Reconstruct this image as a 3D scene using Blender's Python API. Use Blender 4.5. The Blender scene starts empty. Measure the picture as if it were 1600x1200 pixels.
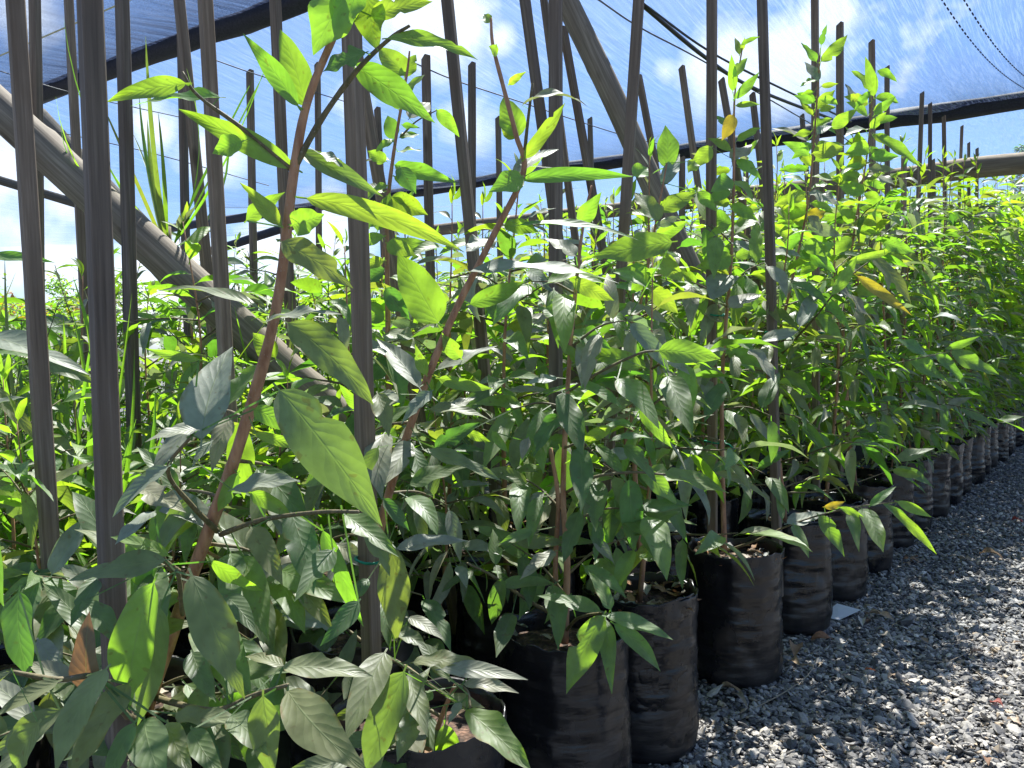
import bpy, math, random
import numpy as np
from mathutils import Vector, Matrix, noise as mnoise
random.seed(7); rng = np.random.default_rng(7)
S = bpy.context.scene; COL = S.collection
PI = math.pi
# ------------------------------------------------------------ camera
CAMZ = 1.25; F = 1297.0; YAW = math.radians(35); PIT = math.radians(2.0)
cam = bpy.data.objects.new('camera', bpy.data.cameras.new('camera')); COL.objects.link(cam)
cam.location = (0, 0, CAMZ); cam.rotation_euler = (PI/2 - PIT, 0, YAW)
cam.data.sensor_width = 36; cam.data.lens = 36*F/1600; cam.data.clip_end = 2000; cam.data.clip_start = 0.05
S.camera = cam
CF = Vector((-math.sin(YAW)*math.cos(PIT), math.cos(YAW)*math.cos(PIT), -math.sin(PIT)))
CR = Vector((math.cos(YAW), math.sin(YAW), 0)); CU = CR.cross(CF)
CO = Vector((0, 0, CAMZ)); UP = Vector((0, 0, 1))
def at(px, py, d): return CO + d*(CF + (px-800)/F*CR + (600-py)/F*CU)
def pix(p):
    v = Vector(p)-CO; d = v.dot(CF)
    return 800+F*v.dot(CR)/d, 600-F*v.dot(CU)/d, d
# ------------------------------------------------------------ object helpers
def link(name, data, parent=None):
    o = bpy.data.objects.new(name, data); COL.objects.link(o)
    if parent: o.parent = parent
    return o
def tag(o, label=None, cat=None, group=None, kind=None):
    if label: o['label'] = label
    if cat: o['category'] = cat
    if group: o['group'] = group
    if kind: o['kind'] = kind
    return o
def thing(name, label, cat, loc=(0,0,0), rz=0, group=None):
    o = link(name, None); o.location = loc; o.rotation_euler = (0,0,rz)
    o.empty_display_size = .1
    return tag(o, label, cat, group)
def copy_tree(o, parent=None):
    c = o.copy(); COL.objects.link(c); c.parent = parent
    for ch in list(o.children): copy_tree(ch, c)
    return c
def mesh_np(name, V, Fc, mat, smooth=True, uv=None, cols=None):
    """V (n,3); Fc (m,k) int array; uv (n,2) per vertex; cols dict name->(n,3)"""
    me = bpy.data.meshes.new(name)
    V = np.asarray(V, dtype=np.float32); Fc = np.asarray(Fc, dtype=np.int32)
    m, k = Fc.shape
    me.vertices.add(len(V)); me.vertices.foreach_set('co', V.ravel())
    me.loops.add(m*k); me.loops.foreach_set('vertex_index', Fc.ravel())
    me.polygons.add(m)
    me.polygons.foreach_set('loop_start', np.arange(0, m*k, k, dtype=np.int32))
    me.update(calc_edges=True)
    if uv is not None:
        l = me.uv_layers.new(name='UVMap'); l.data.foreach_set('uv', np.asarray(uv, dtype=np.float32)[Fc.ravel()].ravel())
    if cols:
        for n, c in cols.items():
            a = me.color_attributes.new(n, 'FLOAT_COLOR', 'POINT')
            c4 = np.ones((len(V), 4), dtype=np.float32); c4[:, :3] = c
            a.data.foreach_set('color', c4.ravel())
    me.polygons.foreach_set('use_smooth', np.full(m, smooth))
    me.materials.append(mat); me.validate(); me.update()
    return me
# ------------------------------------------------------------ node helpers
class NT:
    def __init__(s, name):
        s.m = bpy.data.materials.new(name); s.m.use_nodes = True; s.t = s.m.node_tree; s.t.nodes.clear()
        s.out = s.t.nodes.new('ShaderNodeOutputMaterial')
    def n(s, typ, ins=None, **kw):
        nd = s.t.nodes.new('ShaderNode'+typ)
        for k, v in kw.items(): setattr(nd, k, v)
        for k, v in (ins or {}).items(): s.set(nd, k, v)
        return nd
    def set(s, nd, k, v):
        sk = nd.inputs[k]
        if isinstance(v, bpy.types.NodeSocket): s.t.links.new(v, sk)
        elif isinstance(v, bpy.types.Node): s.t.links.new(v.outputs[0], sk)
        else:
            if isinstance(v, tuple) and len(v) == 3 and sk.type == 'RGBA': v = v+(1,)
            sk.default_value = v
    def math(s, op, a, b=0.0, c=None, clamp=False):
        ins = {0: a, 1: b}
        if c is not None: ins[2] = c
        return s.n('Math', ins, operation=op, use_clamp=clamp).outputs[0]
    def mix(s, f, a, b, bt='MIX'):
        nd = s.t.nodes.new('ShaderNodeMix'); nd.data_type = 'RGBA'; nd.blend_type = bt
        s.set(nd, 0, f); s.set(nd, 6, a); s.set(nd, 7, b); return nd.outputs[2]
    def ramp(s, f, stops):
        nd = s.n('ValToRGB', {0: f}); e = nd.color_ramp.elements
        while len(e) < len(stops): e.new(.5)
        for i, (p, c) in enumerate(stops):
            e[i].position = p; e[i].color = (c if len(c) == 4 else tuple(c)+(1,)) if isinstance(c, tuple) else (c, c, c, 1)
        return nd.outputs[0]
    def noise(s, vec, scale, detail=3, rough=.55, out='Fac'):
        ins = {'Scale': scale, 'Detail': detail, 'Roughness': rough}
        if vec is not None: ins['Vector'] = vec
        return s.n('TexNoise', ins).outputs[out]
    def mapv(s, vec, sc): return s.n('Mapping', {'Vector': vec, 'Scale': sc}).outputs[0]
    def coord(s, w='Object'): return s.n('TexCoord').outputs[w]
    def bump(s, h, st, dist=.01): return s.n('Bump', {'Height': h, 'Strength': st, 'Distance': dist}).outputs[0]
    def fin(s, sh):
        s.t.links.new(sh if isinstance(sh, bpy.types.NodeSocket) else sh.outputs[0], s.out.inputs[0]); return s.m
    def surf(s, **k):
        nd = s.n('BsdfPrincipled')
        for kk, v in k.items(): s.set(nd, kk.replace('_', ' '), v)
        return nd
def mat_leaf(name, rough=.47, trans=.44):
    t = NT(name)
    uv = t.n('SeparateXYZ', {0: t.coord('UV')})
    u = t.math('MULTIPLY', t.math('ABSOLUTE', t.math('SUBTRACT', uv.outputs[0], .5)), 2.0)
    v = uv.outputs[1]
    tint = t.n('Attribute', attribute_name='tint').outputs['Color']
    tr = t.n('Attribute', attribute_name='glow').outputs['Color']
    oc = t.coord('Object')
    wob = t.math('MULTIPLY', t.math('SUBTRACT', t.noise(oc, 25, 1), .5), .9)
    ph = t.math('ADD', t.math('SUBTRACT', t.math('MULTIPLY', v, 8.5), t.math('MULTIPLY', t.math('POWER', u, .8), 2.1)), wob)
    fr = t.math('ABSOLUTE', t.math('SUBTRACT', t.math('FRACT', ph), .5))      # 0 at vein centre .5
    side = t.math('SUBTRACT', 1.0, t.math('DIVIDE', fr, .05), clamp=True)
    side = t.math('MULTIPLY', side, t.math('SUBTRACT', 1.0, t.math('MULTIPLY', u, .6), clamp=True))
    mid = t.math('SUBTRACT', 1.0, t.math('DIVIDE', u, .05), clamp=True)
    vein = t.math('MAXIMUM', t.math('MULTIPLY', side, .42), mid)
    mott = t.noise(oc, 30, 2)
    back = t.n('NewGeometry').outputs['Backfacing']
    col = t.mix(t.math('MULTIPLY', back, .45), tint, (.17, .24, .13))
    col = t.mix(1, col, t.ramp(mott, [(.25, .72), (.75, 1.25)]), 'MULTIPLY')
    col = t.mix(t.math('MULTIPLY', vein, .6), col, (.26, .32, .14))
    spots = t.ramp(t.noise(oc, 70, 1), [(.68, 0.), (.74, 1.)])
    col = t.mix(t.math('MULTIPLY', spots, .35), col, (.16, .09, .03))
    edge = t.math('MULTIPLY', t.ramp(u, [(.80, 0.), (.95, 1.)]), t.ramp(mott, [(.56, 0.), (.62, 1.)]))
    col = t.mix(t.math('MULTIPLY', edge, .7), col, (.20, .11, .04))
    gl = t.mix(1, tr, t.ramp(mott, [(.25, .8), (.75, 1.1)]), 'MULTIPLY')
    gl = t.mix(t.math('MULTIPLY', vein, .35), gl, (.20, .33, .03))
    gl = t.mix(t.math('MULTIPLY', spots, .4), gl, (.2, .12, .01))
    puck = t.math('MULTIPLY', t.math('SINE', t.math('MULTIPLY', fr, 3.1)), t.math('SUBTRACT', 1.0, t.math('MULTIPLY', u, .5)))
    h = t.math('ADD', t.math('SUBTRACT', puck, t.math('MULTIPLY', mid, .9)), t.math('MULTIPLY', t.noise(oc, 60, 2), .9))
    bm = t.bump(h, .24, .002)
    p = t.surf(Base_Color=col, Roughness=t.ramp(mott, [(.3, rough-.07), (.7, rough+.1)]), Normal=bm)
    t.set(p, 'Specular IOR Level', .5)
    tl = t.n('BsdfTranslucent', {'Color': gl, 'Normal': bm})
    return t.fin(t.n('MixShader', {0: trans, 1: p, 2: tl}))
M = {}
M['leaf'] = mat_leaf('leaf')
def mat_bark(name, c1, c2, sc=60):
    t = NT(name); oc = t.coord('Object')
    n1 = t.noise(t.mapv(oc, (1, 1, .25)), sc, 4)
    col = t.ramp(n1, [(.3, c1), (.7, c2)])
    col = t.mix(t.ramp(t.noise(oc, 220, 1), [(.66, 0.), (.72, .6)]), col, (.35, .3, .24))
    return t.fin(t.surf(Base_Color=col, Roughness=.7, Normal=t.bump(n1, .5, .004)))
M['bark'] = mat_bark('reddish_bark', (.24, .105, .052), (.50, .28, .155))
M['twig'] = mat_bark('green_brown_twig', (.08, .07, .03), (.19, .15, .07), 80)
def mat_wood(name, c1, c2, c3, knots=True):
    t = NT(name); oc = t.coord('Object')
    info = t.n('ObjectInfo').outputs['Random']
    sh = t.n('VectorMath', {0: oc, 1: t.n('CombineXYZ', {0: t.math('MULTIPLY', info, 37.0), 2: t.math('MULTIPLY', info, 91.0)})}, operation='ADD').outputs[0]
    g = t.noise(t.mapv(sh, (45, 45, 1.3)), 2.2, 5, .6)
    g2 = t.noise(t.mapv(sh, (9, 9, .9)), 1.5, 3)
    col = t.ramp(g, [(.25, c1), (.55, c2), (.8, c3)])
    col = t.mix(1, col, t.ramp(g2, [(.3, .75), (.7, 1.15)]), 'MULTIPLY')
    col = t.mix(1, col, t.ramp(info, [(0., (.72, .69, .66)), (1., (1.3, 1.18, 1.)) ]), 'MULTIPLY')
    crack = t.ramp(t.noise(t.mapv(sh, (60, 60, .8)), 1.2, 2), [(.24, 1.), (.30, 0.)])
    col = t.mix(t.math('MULTIPLY', crack, .7), col, (.02, .017, .014))
    kv = t.n('TexVoronoi', {'Vector': t.mapv(sh, (5, 5, 1.6)), 'Scale': 1.7}).outputs['Distance']
    col = t.mix(t.math('MULTIPLY', t.ramp(kv, [(.07, 1.), (.16, 0.)]), .75), col, (.05, .032, .02))
    stain = t.ramp(t.noise(t.mapv(sh, (3, 3, 1.1)), 3.0, 3), [(.5, 0.), (.68, 1.)])
    col = t.mix(t.math('MULTIPLY', stain, .45), col, (.13, .085, .05))
    h = t.math('SUBTRACT', g, crack)
    return t.fin(t.surf(Base_Color=col, Roughness=.82, Normal=t.bump(h, .6, .003)))
M['stake'] = mat_wood('weathered_stake', (.10, .078, .058), (.215, .175, .137), (.37, .32, .26))
M['pole'] = mat_wood('weathered_gum_pole', (.10, .088, .07), (.21, .19, .155), (.34, .31, .27))
def mat_bag():
    t = NT('black_plastic_bag'); oc = t.coord('Object')
    n1 = t.noise(t.mapv(oc, (1, 1, .8)), 5, 4, .6)
    d = t.ramp(n1, [(.48, 0.), (.75, 1.)])
    col = t.mix(d, (.012, .0115, .013), (.062, .049, .040))
    w = t.noise(t.mapv(oc, (1, 1, 4.5)), 8, 3, .5)
    h = w
    return t.fin(t.surf(Base_Color=col, Roughness=t.ramp(n1, [(.4, .20), (.7, .42)]), Normal=t.bump(h, .5, .008)))
M['bag'] = mat_bag()
def mat_soil():
    t = NT('potting_soil'); oc = t.coord('Object')
    v = t.n('TexVoronoi', {'Vector': oc, 'Scale': 70.0})
    col = t.mix(t.ramp(t.noise(oc, 40, 3), [(.4, 0.), (.7, 1.)]), (.03, .02, .014), (.15, .085, .055))
    col = t.mix(1, col, t.ramp(v.outputs['Color'], [(0., .5), (1., 1.8)]), 'MULTIPLY')
    return t.fin(t.surf(Base_Color=col, Roughness=.95, Normal=t.bump(v.outputs['Distance'], 1, .01)))
M['soil'] = mat_soil()
def mat_ground():
    t = NT('gravel_ground'); oc = t.coord('Object')
    v = t.n('TexVoronoi', {'Vector': oc, 'Scale': 55.0, 'Randomness': 1.0})
    g = t.n('SeparateColor', {0: v.outputs['Color']}).outputs[0]
    col = t.ramp(g, [(0., (.055, .06, .07)), (.45, (.16, .17, .19)), (.8, (.30, .30, .31)), (1., (.42, .37, .3))])
    col = t.mix(t.ramp(v.outputs['Distance'], [(.35, 0.), (.7, .85)]), col, (.03, .03, .032))
    col = t.mix(t.ramp(t.noise(oc, 1.3, 3), [(.5, 0.), (.75, .35)]), col, (.10, .085, .065))
    h = t.math('SUBTRACT', 1.0, v.outputs['Distance'])
    return t.fin(t.surf(Base_Color=col, Roughness=.85, Normal=t.bump(h, 1, .012)))
M['ground'] = mat_ground()
def mat_stone():
    t = NT('gravel_stone'); a = t.n('Attribute', attribute_name='tint').outputs['Color']
    n1 = t.noise(t.coord('Object'), 160, 3)
    col = t.mix(1, a, t.ramp(n1, [(.25, .7), (.75, 1.25)]), 'MULTIPLY')
    return t.fin(t.surf(Base_Color=col, Roughness=.68, Normal=t.bump(n1, .4, .002)))
M['stone'] = mat_stone()
def mat_dry():
    t = NT('dry_leaf'); a = t.n('Attribute', attribute_name='tint').outputs['Color']
    n1 = t.noise(t.coord('Object'), 90, 4)
    col = t.mix(1, a, t.ramp(n1, [(.25, .65), (.75, 1.3)]), 'MULTIPLY')
    p = t.surf(Base_Color=col, Roughness=.75, Normal=t.bump(n1, .6, .003))
    return t.fin(t.n('MixShader', {0: .18, 1: p, 2: t.n('BsdfTranslucent', {'Color': col})}))
M['dry'] = mat_dry()
def mat_net(name, base, sa=.16, col=(.08, .11, .20), col2=(.36, .44, .60), grad=None):
    t = NT(name); oc = t.coord('Object')
    s1 = t.noise(t.mapv(oc, (9, .35, 1)), 2.0, 2, .65)
    s2 = t.noise(t.mapv(oc, (60, 1.6, 1)), 2.0, 2, .6)
    wv = t.noise(t.mapv(oc, (110, 110, 1)), 1.0, 0)
    a = t.math('ADD', base, t.math('MULTIPLY', t.math('SUBTRACT', s1, .5), sa*1.6))
    a = t.math('ADD', a, t.math('MULTIPLY', t.math('SUBTRACT', s2, .5), sa*.9))
    a = t.math('ADD', a, t.math('MULTIPLY', t.math('SUBTRACT', wv, .5), sa*2.0), clamp=True)
    if grad:      # fabric bunches up towards the beam it is laced to
        yy = t.n('SeparateXYZ', {0: oc}).outputs[1]
        gq = t.math('DIVIDE', t.math('SUBTRACT', yy, grad[0]), grad[1]-grad[0], clamp=True)
        a = t.math('MULTIPLY', a, t.math('POWER', gq, 1.3))
    c = t.mix(t.ramp(s2, [(.45, 0.), (.62, 1.)]), col, col2)
    p = t.surf(Base_Color=c, Roughness=.45)
    th = t.n('MixShader', {0: .5, 1: p, 2: t.n('BsdfTranslucent', {'Color': c})})
    m = t.fin(t.n('MixShader', {0: a, 1: t.n('BsdfTransparent', {0: (.93, .965, 1.)}), 2: th}))
    return m
M['net'] = mat_net('shade_net_fabric', .23, .21)
M['net2'] = mat_net('folded_shade_net', .75, .45, (.008, .012, .03), (.07, .09, .15), (1.6, 4.0))
M['net3'] = mat_net('gathered_shade_net', .75, .5, (.008, .012, .03), (.07, .09, .15), (7.2, 10.3))
def simple(name, col, rough=.6, sc=30, var=.25):
    t = NT(name); n1 = t.noise(t.coord('Object'), sc, 4)
    return t.fin(t.surf(Base_Color=t.mix(1, col, t.ramp(n1, [(.3, 1-var), (.7, 1+var)]), 'MULTIPLY'), Roughness=rough, Normal=t.bump(n1, .3, .004)))
M['wrap'] = simple('black_net_wrap', (.022, .025, .04), .7, 60, .5)
M['wire'] = simple('galvanised_wire', (.10, .10, .11), .5)
M['cable'] = simple('black_cable', (.012, .012, .014), .5)
M['seam'] = simple('net_seam_thread', (.03, .035, .07), .7)
M['yellow_thread'] = simple('pale_yellow_thread', (.6, .58, .35), .6)
M['tie'] = simple('green_tie_tape', (.0, .22, .13), .4)
M['card'] = simple('white_card', (.78, .78, .78), .5, 20, .04)
# ------------------------------------------------------------ leaf builder
SR = {}
def grid(rows, cols, pet=.13):
    s = np.linspace(0, 1, rows)**1.05
    s = np.concatenate([[-pet, -pet*.5], s]); u = np.linspace(-1, 1, cols)
    R = len(s)
    idx = np.arange(R*cols).reshape(R, cols)
    f = np.stack([idx[:-1, :-1], idx[:-1, 1:], idx[1:, 1:], idx[1:, :-1]], -1).reshape(-1, 4)
    return s, u, f
TINT = {  # leaf colour, colour of light through it
 'g': ((.135, .180, .062), (.40, .78, .030)),
 'd': ((.095, .124, .046), (.20, .46, .030)),  # darker green, painting leaves that stand in shade
 'o': ((.215, .200, .112), (.36, .50, .035)),
 'y': ((.15, .22, .045), (.52, .84, .030)),
 'Y': ((.42, .32, .03), (.70, .55, .02)),
 'b': ((.20, .125, .085), (.36, .17, .06)),
 'w': ((.46, .43, .345), (.22, .30, .08)),  # dusty coat, paled further to paint sunlit leaf tops
 'n': ((.12, .185, .060), (.42, .82, .030)),
}
class Leaves:
    def __init__(s, rows=9, cols=5, pet=.13):
        s.s, s.u, s.f = grid(rows, cols, pet); s.V = []; s.T = []; s.G = []; s.n = 0
    def add(s, B, a, n, L, W, droop=.5, side=0., fold=.25, wave=.12, twist=0., kind='g', shape=.62, tipx=1.12, var=.18, r=random):
        B = np.array(B); a = np.array(a, float); a /= np.linalg.norm(a)
        n = np.array(n, float); n -= a*n.dot(a); n /= (np.linalg.norm(n)+1e-9)
        b = np.cross(n, a)
        ss = s.s; sp = np.clip(ss, 0, 1)
        # midrib curve: angle in (a,n) plane and in (a,b) plane
        th = droop*(.5-ss); ph = side*(.5-ss)
        ds = np.diff(ss, prepend=ss[0])
        xa = np.cumsum(ds*np.cos(th)*np.cos(ph)); zn = np.cumsum(ds*np.sin(th)); yb = np.cumsum(ds*np.sin(ph))
        i0 = 2
        xa -= xa[i0]; zn -= zn[i0]; yb -= yb[i0]
        w = sp**shape*(1-sp)**tipx; w = w/max(w.max(), 1e-6)
        k1, k2, p1, p2 = r.uniform(1.2, 3.2), r.uniform(3, 6), r.uniform(0, 6.3), r.uniform(0, 6.3)
        w = w*(1+.07*np.sin(k2*2*ss+p1)); w = np.maximum(w*W*.5, .0016+0*ss); w[:i0] = .0017
        w[-1] = .0004
        u = s.u[None, :]; ww = w[:, None]*np.ones_like(u)
        if len(s.u) > 6 and r.random() < .4:      # a bitten edge
            for _ in range(r.choice((1, 1, 2))):
                s0 = r.uniform(.25, .9); bw = r.uniform(.025, .06); sg = r.choice((-1, 1))
                ww = ww*(1-np.where(u*sg > 0, 1, 0)*r.uniform(.25, .6)*np.exp(-((sp[:, None]-s0)/bw)**4))
        tw = (twist*(sp-.3))[:, None]
        cs = ww*u; up = ww*(fold*np.abs(u)**1.3)+ wave*ww*np.abs(u)**2*np.sin(2*PI*k1*sp[:, None]*.8+p2+u*1.4)
        up[:i0] = 0
        cy = cs*np.cos(tw)-up*np.sin(tw); cz = cs*np.sin(tw)+up*np.cos(tw)
        nx = -np.sin(th)[:, None]; nz = np.cos(th)[:, None]     # local normal in (a,n)
        P = B + (L*xa[:, None]+cz*nx)[..., None]*a + (L*zn[:, None]+cz*nz)[..., None]*n + (L*yb[:, None]+cy)[..., None]*b
        s.V.append(P.reshape(-1, 3))
        t, g = TINT[kind]
        m = 1+r.uniform(-var, var); h = r.uniform(-.12, .12)
        k = len(ss)*len(s.u)
        s.T.append(np.tile(np.array(t)*m*np.array((1+h, 1, 1-h)), (k, 1)))
        s.G.append(np.tile(np.clip(np.array(g)*m*np.array((1+h*1.3, 1, 1)), 0, .95), (k, 1)))
        s.n += 1
    def mesh(s, name, mat=None):
        k = len(s.s)*len(s.u)
        V = np.concatenate(s.V); Fc = np.concatenate([s.f+i*k for i in range(s.n)])
        uu, vv = np.meshgrid((s.u+1)/2, np.clip(s.s, 0, 1))
        uv = np.tile(np.stack([uu.ravel(), vv.ravel()], -1), (s.n, 1))
        return mesh_np(name, V, Fc, mat or M['leaf'], True, uv, {'tint': np.concatenate(s.T), 'glow': np.concatenate(s.G)})
# ------------------------------------------------------------ tubes
class Tubes:
    def __init__(s, k=8): s.V = []; s.F = []; s.n = 0; s.k = k
    def add(s, pts, rads, wob=0., k=None):
        k = s.k; P = [Vector(p) for p in pts]; n = len(P)
        if not hasattr(rads, '__len__'): rads = [rads]*n
        ref = Vector((.3, .9, .2)).normalized(); base = s.n
        for i, p in enumerate(P):
            t = (P[min(i+1, n-1)]-P[max(i-1, 0)]).normalized()
            if abs(t.dot(ref)) > .95: ref = Vector((1, 0, 0))
            x = (ref-t*ref.dot(t)).normalized(); y = t.cross(x)
            for j in range(k):
                r_ = rads[i]*(1+wob*mnoise.noise(p*6+Vector((j*1.7, 0, 0))))
                a = 2*PI*j/k; q = p+x*math.cos(a)*r_+y*math.sin(a)*r_
                s.V.append(q[:])
        for i in range(n-1):
            for j in range(k):
                a = base+i*k+j; b = base+i*k+(j+1) % k
                s.F.append((a, b, b+k, a+k))
        s.n += n*k
        for e, sg in ((0, 1), (n-1, -1)):      # end caps as fans
            s.V.append(P[e][:]); c = s.n; s.n += 1
            for j in range(k):
                a = base+e*k+j; b = base+e*k+(j+1) % k
                s.F.append((c, b, a, a) if sg > 0 else (c, a, b, b))
    def mesh(s, name, mat, smooth=True):
        me = bpy.data.meshes.new(name)
        me.from_pydata(s.V, [], [tuple(dict.fromkeys(f)) for f in s.F]); 
        me.polygons.foreach_set('use_smooth', [smooth]*len(me.polygons)); me.materials.append(mat); me.update(); return me
def curve(pts, n):
    """Catmull-Rom through pts"""
    P = [Vector(p) for p in pts]; P = [P[0]*2-P[1]]+P+[P[-1]*2-P[-2]]; out = []
    segs = len(P)-3
    for i in range(segs):
        for j in range(n):
            t = j/n; a, b, c, d = P[i:i+4]
            out.append(.5*((2*b)+(c-a)*t+(2*a-5*b+4*c-d)*t*t+(3*b-a-3*c+d)*t**3))
    out.append(P[-2]); return out
# ------------------------------------------------------------ light, sky
EL = math.radians(58); AZ = math.atan2(-.42, .91)
SUN = Vector((math.sin(AZ)*math.cos(EL), math.cos(AZ)*math.cos(EL), math.sin(EL)))
sl = bpy.data.lights.new('sun', 'SUN'); sl.energy = 5.0; sl.angle = math.radians(.5); sl.color = (1, .955, .88)
so = link('sun', sl); so.rotation_euler = SUN.to_track_quat('Z', 'Y').to_euler(); so.location = (0, 0, 20)
w = bpy.data.worlds.new('World'); S.world = w; w.use_nodes = True
class WT(NT):
    def __init__(s, w): s.t = w.node_tree; s.t.nodes.clear(); s.out = s.t.nodes.new('ShaderNodeOutputWorld')
t = WT(w)
sky = t.n('TexSky', sky_type='NISHITA', sun_disc=False, sun_elevation=EL, sun_rotation=AZ, air_density=1.0, dust_density=1.2, ozone_density=1.5)
dirv = t.coord('Generated')
nz = t.noise(dirv, 5.5, 5, .6); nzs = t.noise(dirv, 2.0, 1, .5)
mask = None
for (px, py, r_, s_) in ((1290, 25, .055, 1.), (1130, 105, .10, 1.), (1230, 100, .09, 1.), (1040, 110, .04, .7), (700, 15, .13, .9), (780, 60, .06, .7), (560, 180, .07, .6),
                         (230, 190, .07, .9), (330, 250, .08, .9), (120, 300, .12, 1.), (40, 20, .08, .8), (730, 190, .06, .6), (20, 260, .12, .9), (1290, 215, .05, .5), (520, 340, .12, .6), (60, 400, .16, .95), (250, 420, .16, .95), (420, 430, .14, .8)):
    dv = (at(px, py, 1)-CO).normalized()
    dd = t.n('VectorMath', {0: dirv, 1: tuple(dv)}, operation='DISTANCE').outputs['Value']
    m = t.math('MULTIPLY', t.math('SUBTRACT', 1.0, t.math('DIVIDE', dd, r_*.9), clamp=True), s_)
    mask = m if mask is None else t.math('MAXIMUM', mask, m)
cl = t.math('ADD', t.math('MULTIPLY', mask, 1.0), t.math('MULTIPLY', t.math('SUBTRACT', nz, .5), 1.7))
cl = t.ramp(cl, [(.30, 0.), (.62, 1.)])
cl2 = t.ramp(t.math('ADD', nz, t.math('MULTIPLY', nzs, .6)), [(.93, 0.), (1.05, .8)])
cl = t.math('MAXIMUM', cl, t.math('MULTIPLY', cl2, t.math('SUBTRACT', 1., mask)))
skc = t.mix(1, sky.outputs[0], (.63, .81, 1.06), 'MULTIPLY')
col = t.mix(t.math('MULTIPLY', cl, .8), skc, (9.0, 9.3, 9.9))
t.t.links.new(t.n('Background', {0: col, 1: .056}).outputs[0], t.out.inputs[0])
S.view_settings.view_transform = 'Standard'; S.view_settings.look = 'None'; S.view_settings.gamma = 1; S.view_settings.exposure = 1.62
S.render.engine = 'CYCLES'
try:
    S.cycles.max_bounces = 5; S.cycles.transparent_max_bounces = 10; S.cycles.transmission_bounces = 4; S.cycles.diffuse_bounces = 2; S.cycles.glossy_bounces = 2
except Exception: pass
# ------------------------------------------------------------ ground + gravel
def ground_z(x, y): return 0.012*mnoise.noise(Vector((x*1.1, y*1.1, 0)))
xs = np.concatenate([np.linspace(-400, -12, 8), np.linspace(-10, 8, 60), np.linspace(10, 400, 8)])
ys = np.concatenate([np.linspace(-60, -3, 6), np.linspace(-2, 20, 80), np.linspace(24, 700, 10)])
V = np.array([(x, y, ground_z(x, y)-.004 if (-10 <= x <= 8 and -2 <= y <= 20) else -.004) for y in ys for x in xs])
nx = len(xs); idx = np.arange(len(V)).reshape(len(ys), nx)
Fq = np.stack([idx[:-1, :-1], idx[:-1, 1:], idx[1:, 1:], idx[1:, :-1]], -1).reshape(-1, 4)
tag(link('ground', mesh_np('ground', V, Fq, M['ground'])), kind='structure')
me = mesh_np('shade_sheet', np.array([(x, y, .012+.006*mnoise.noise(Vector((x*2, y*2, 4)))) for y in np.linspace(.2, 30, 90) for x in np.linspace(-9, -1.05, 40)]),
    (lambda I: np.stack([I[:-1, :-1], I[:-1, 1:], I[1:, 1:], I[1:, :-1]], -1).reshape(-1, 4))(np.arange(3600).reshape(90, 40)), simple('painted_shade', (.028, .024, .02), .85, 12, .6))
tag(link('shade_sheet', me), 'added dark sheet standing in for shade under the block of planter bags', None, None, 'structure')  # sheet added to darken the ground between the bags like deep shade
# stones
ph_ = (1+5**.5)/2
ico = np.array([(-1, ph_, 0), (1, ph_, 0), (-1, -ph_, 0), (1, -ph_, 0), (0, -1, ph_), (0, 1, ph_), (0, -1, -ph_), (0, 1, -ph_), (ph_, 0, -1), (ph_, 0, 1), (-ph_, 0, -1), (-ph_, 0, 1)])/1.9
icf = np.array([(0,11,5),(0,5,1),(0,1,7),(0,7,10),(0,10,11),(1,5,9),(5,11,4),(11,10,2),(10,7,6),(7,1,8),(3,9,4),(3,4,2),(3,2,6),(3,6,8),(3,8,9),(4,9,5),(2,4,11),(6,2,10),(8,6,7),(9,8,1)])
pts = []
for band, dens in (((1.6, 4.2), 6200), ((4.2, 6.5), 3600), ((6.5, 11), 1500)):
    X0, X1, Y0, Y1 = -1.75, 6, 0, 14
    n = int((X1-X0)*(Y1-Y0)*dens)
    P = np.stack([rng.uniform(X0, X1, n), rng.uniform(Y0, Y1, n)], -1)
    dpt = P[:, 0]*CF[0]+P[:, 1]*CF[1]; lat = P[:, 0]*CR[0]+P[:, 1]*CR[1]
    px = 800+F*lat/dpt
    k = (dpt > band[0]) & (dpt <= band[1]) & (px > 850) & (px < 1740) & (P[:, 0] > -1.75)
    k &= (P[:, 0] > -1.5) | (rng.random(n) < .4)
    pts.append(P[k])
P = np.concatenate(pts); n = len(P)
q = rng.normal(size=(n, 1, 3)); 
ang = rng.uniform(0, 2*PI, n); til = rng.normal(0, .38, (n, 2))
size = rng.lognormal(math.log(.0088), .38, n)[:, None, None]
sh = np.stack([rng.uniform(.9, 1.5, n), rng.uniform(.6, 1., n), rng.uniform(.28, .6, n)], -1)[:, None, :]
Q = ico[None]*(1+rng.normal(0, .16, (n, 12, 3)))*sh*size
ca, sa = np.cos(ang)[:, None], np.sin(ang)[:, None]
x = Q[..., 0]*ca-Q[..., 1]*sa; y = Q[..., 0]*sa+Q[..., 1]*ca; z = Q[..., 2]
z = z+x*til[:, :1]+y*til[:, 1:]
gz = np.array([ground_z(a, b) for a, b in P])
Q = np.stack([x+P[:, :1], y+P[:, 1:], z+(gz+rng.uniform(.0, .012, n))[:, None]], -1)
pal = np.array([(.11, .11, .115), (.19, .19, .195), (.29, .285, .28), (.39, .385, .375), (.52, .50, .47), (.46, .38, .28), (.72, .69, .64)])
ci = rng.choice(7, n, p=[.2, .25, .22, .16, .08, .05, .04])
tc = pal[ci]*np.array([.90, .85, .77])*rng.uniform(.8, 1.2, (n, 1))
me = mesh_np('gravel', Q.reshape(-1, 3), (icf[None]+np.arange(n)[:, None, None]*12).reshape(-1, 3), M['stone'], False, None, {'tint': np.repeat(tc, 12, 0)})
tag(link('gravel', me), 'loose grey crushed stone gravel covering the path beside the bags', None, None, 'stuff')
print('stones', n)
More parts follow.
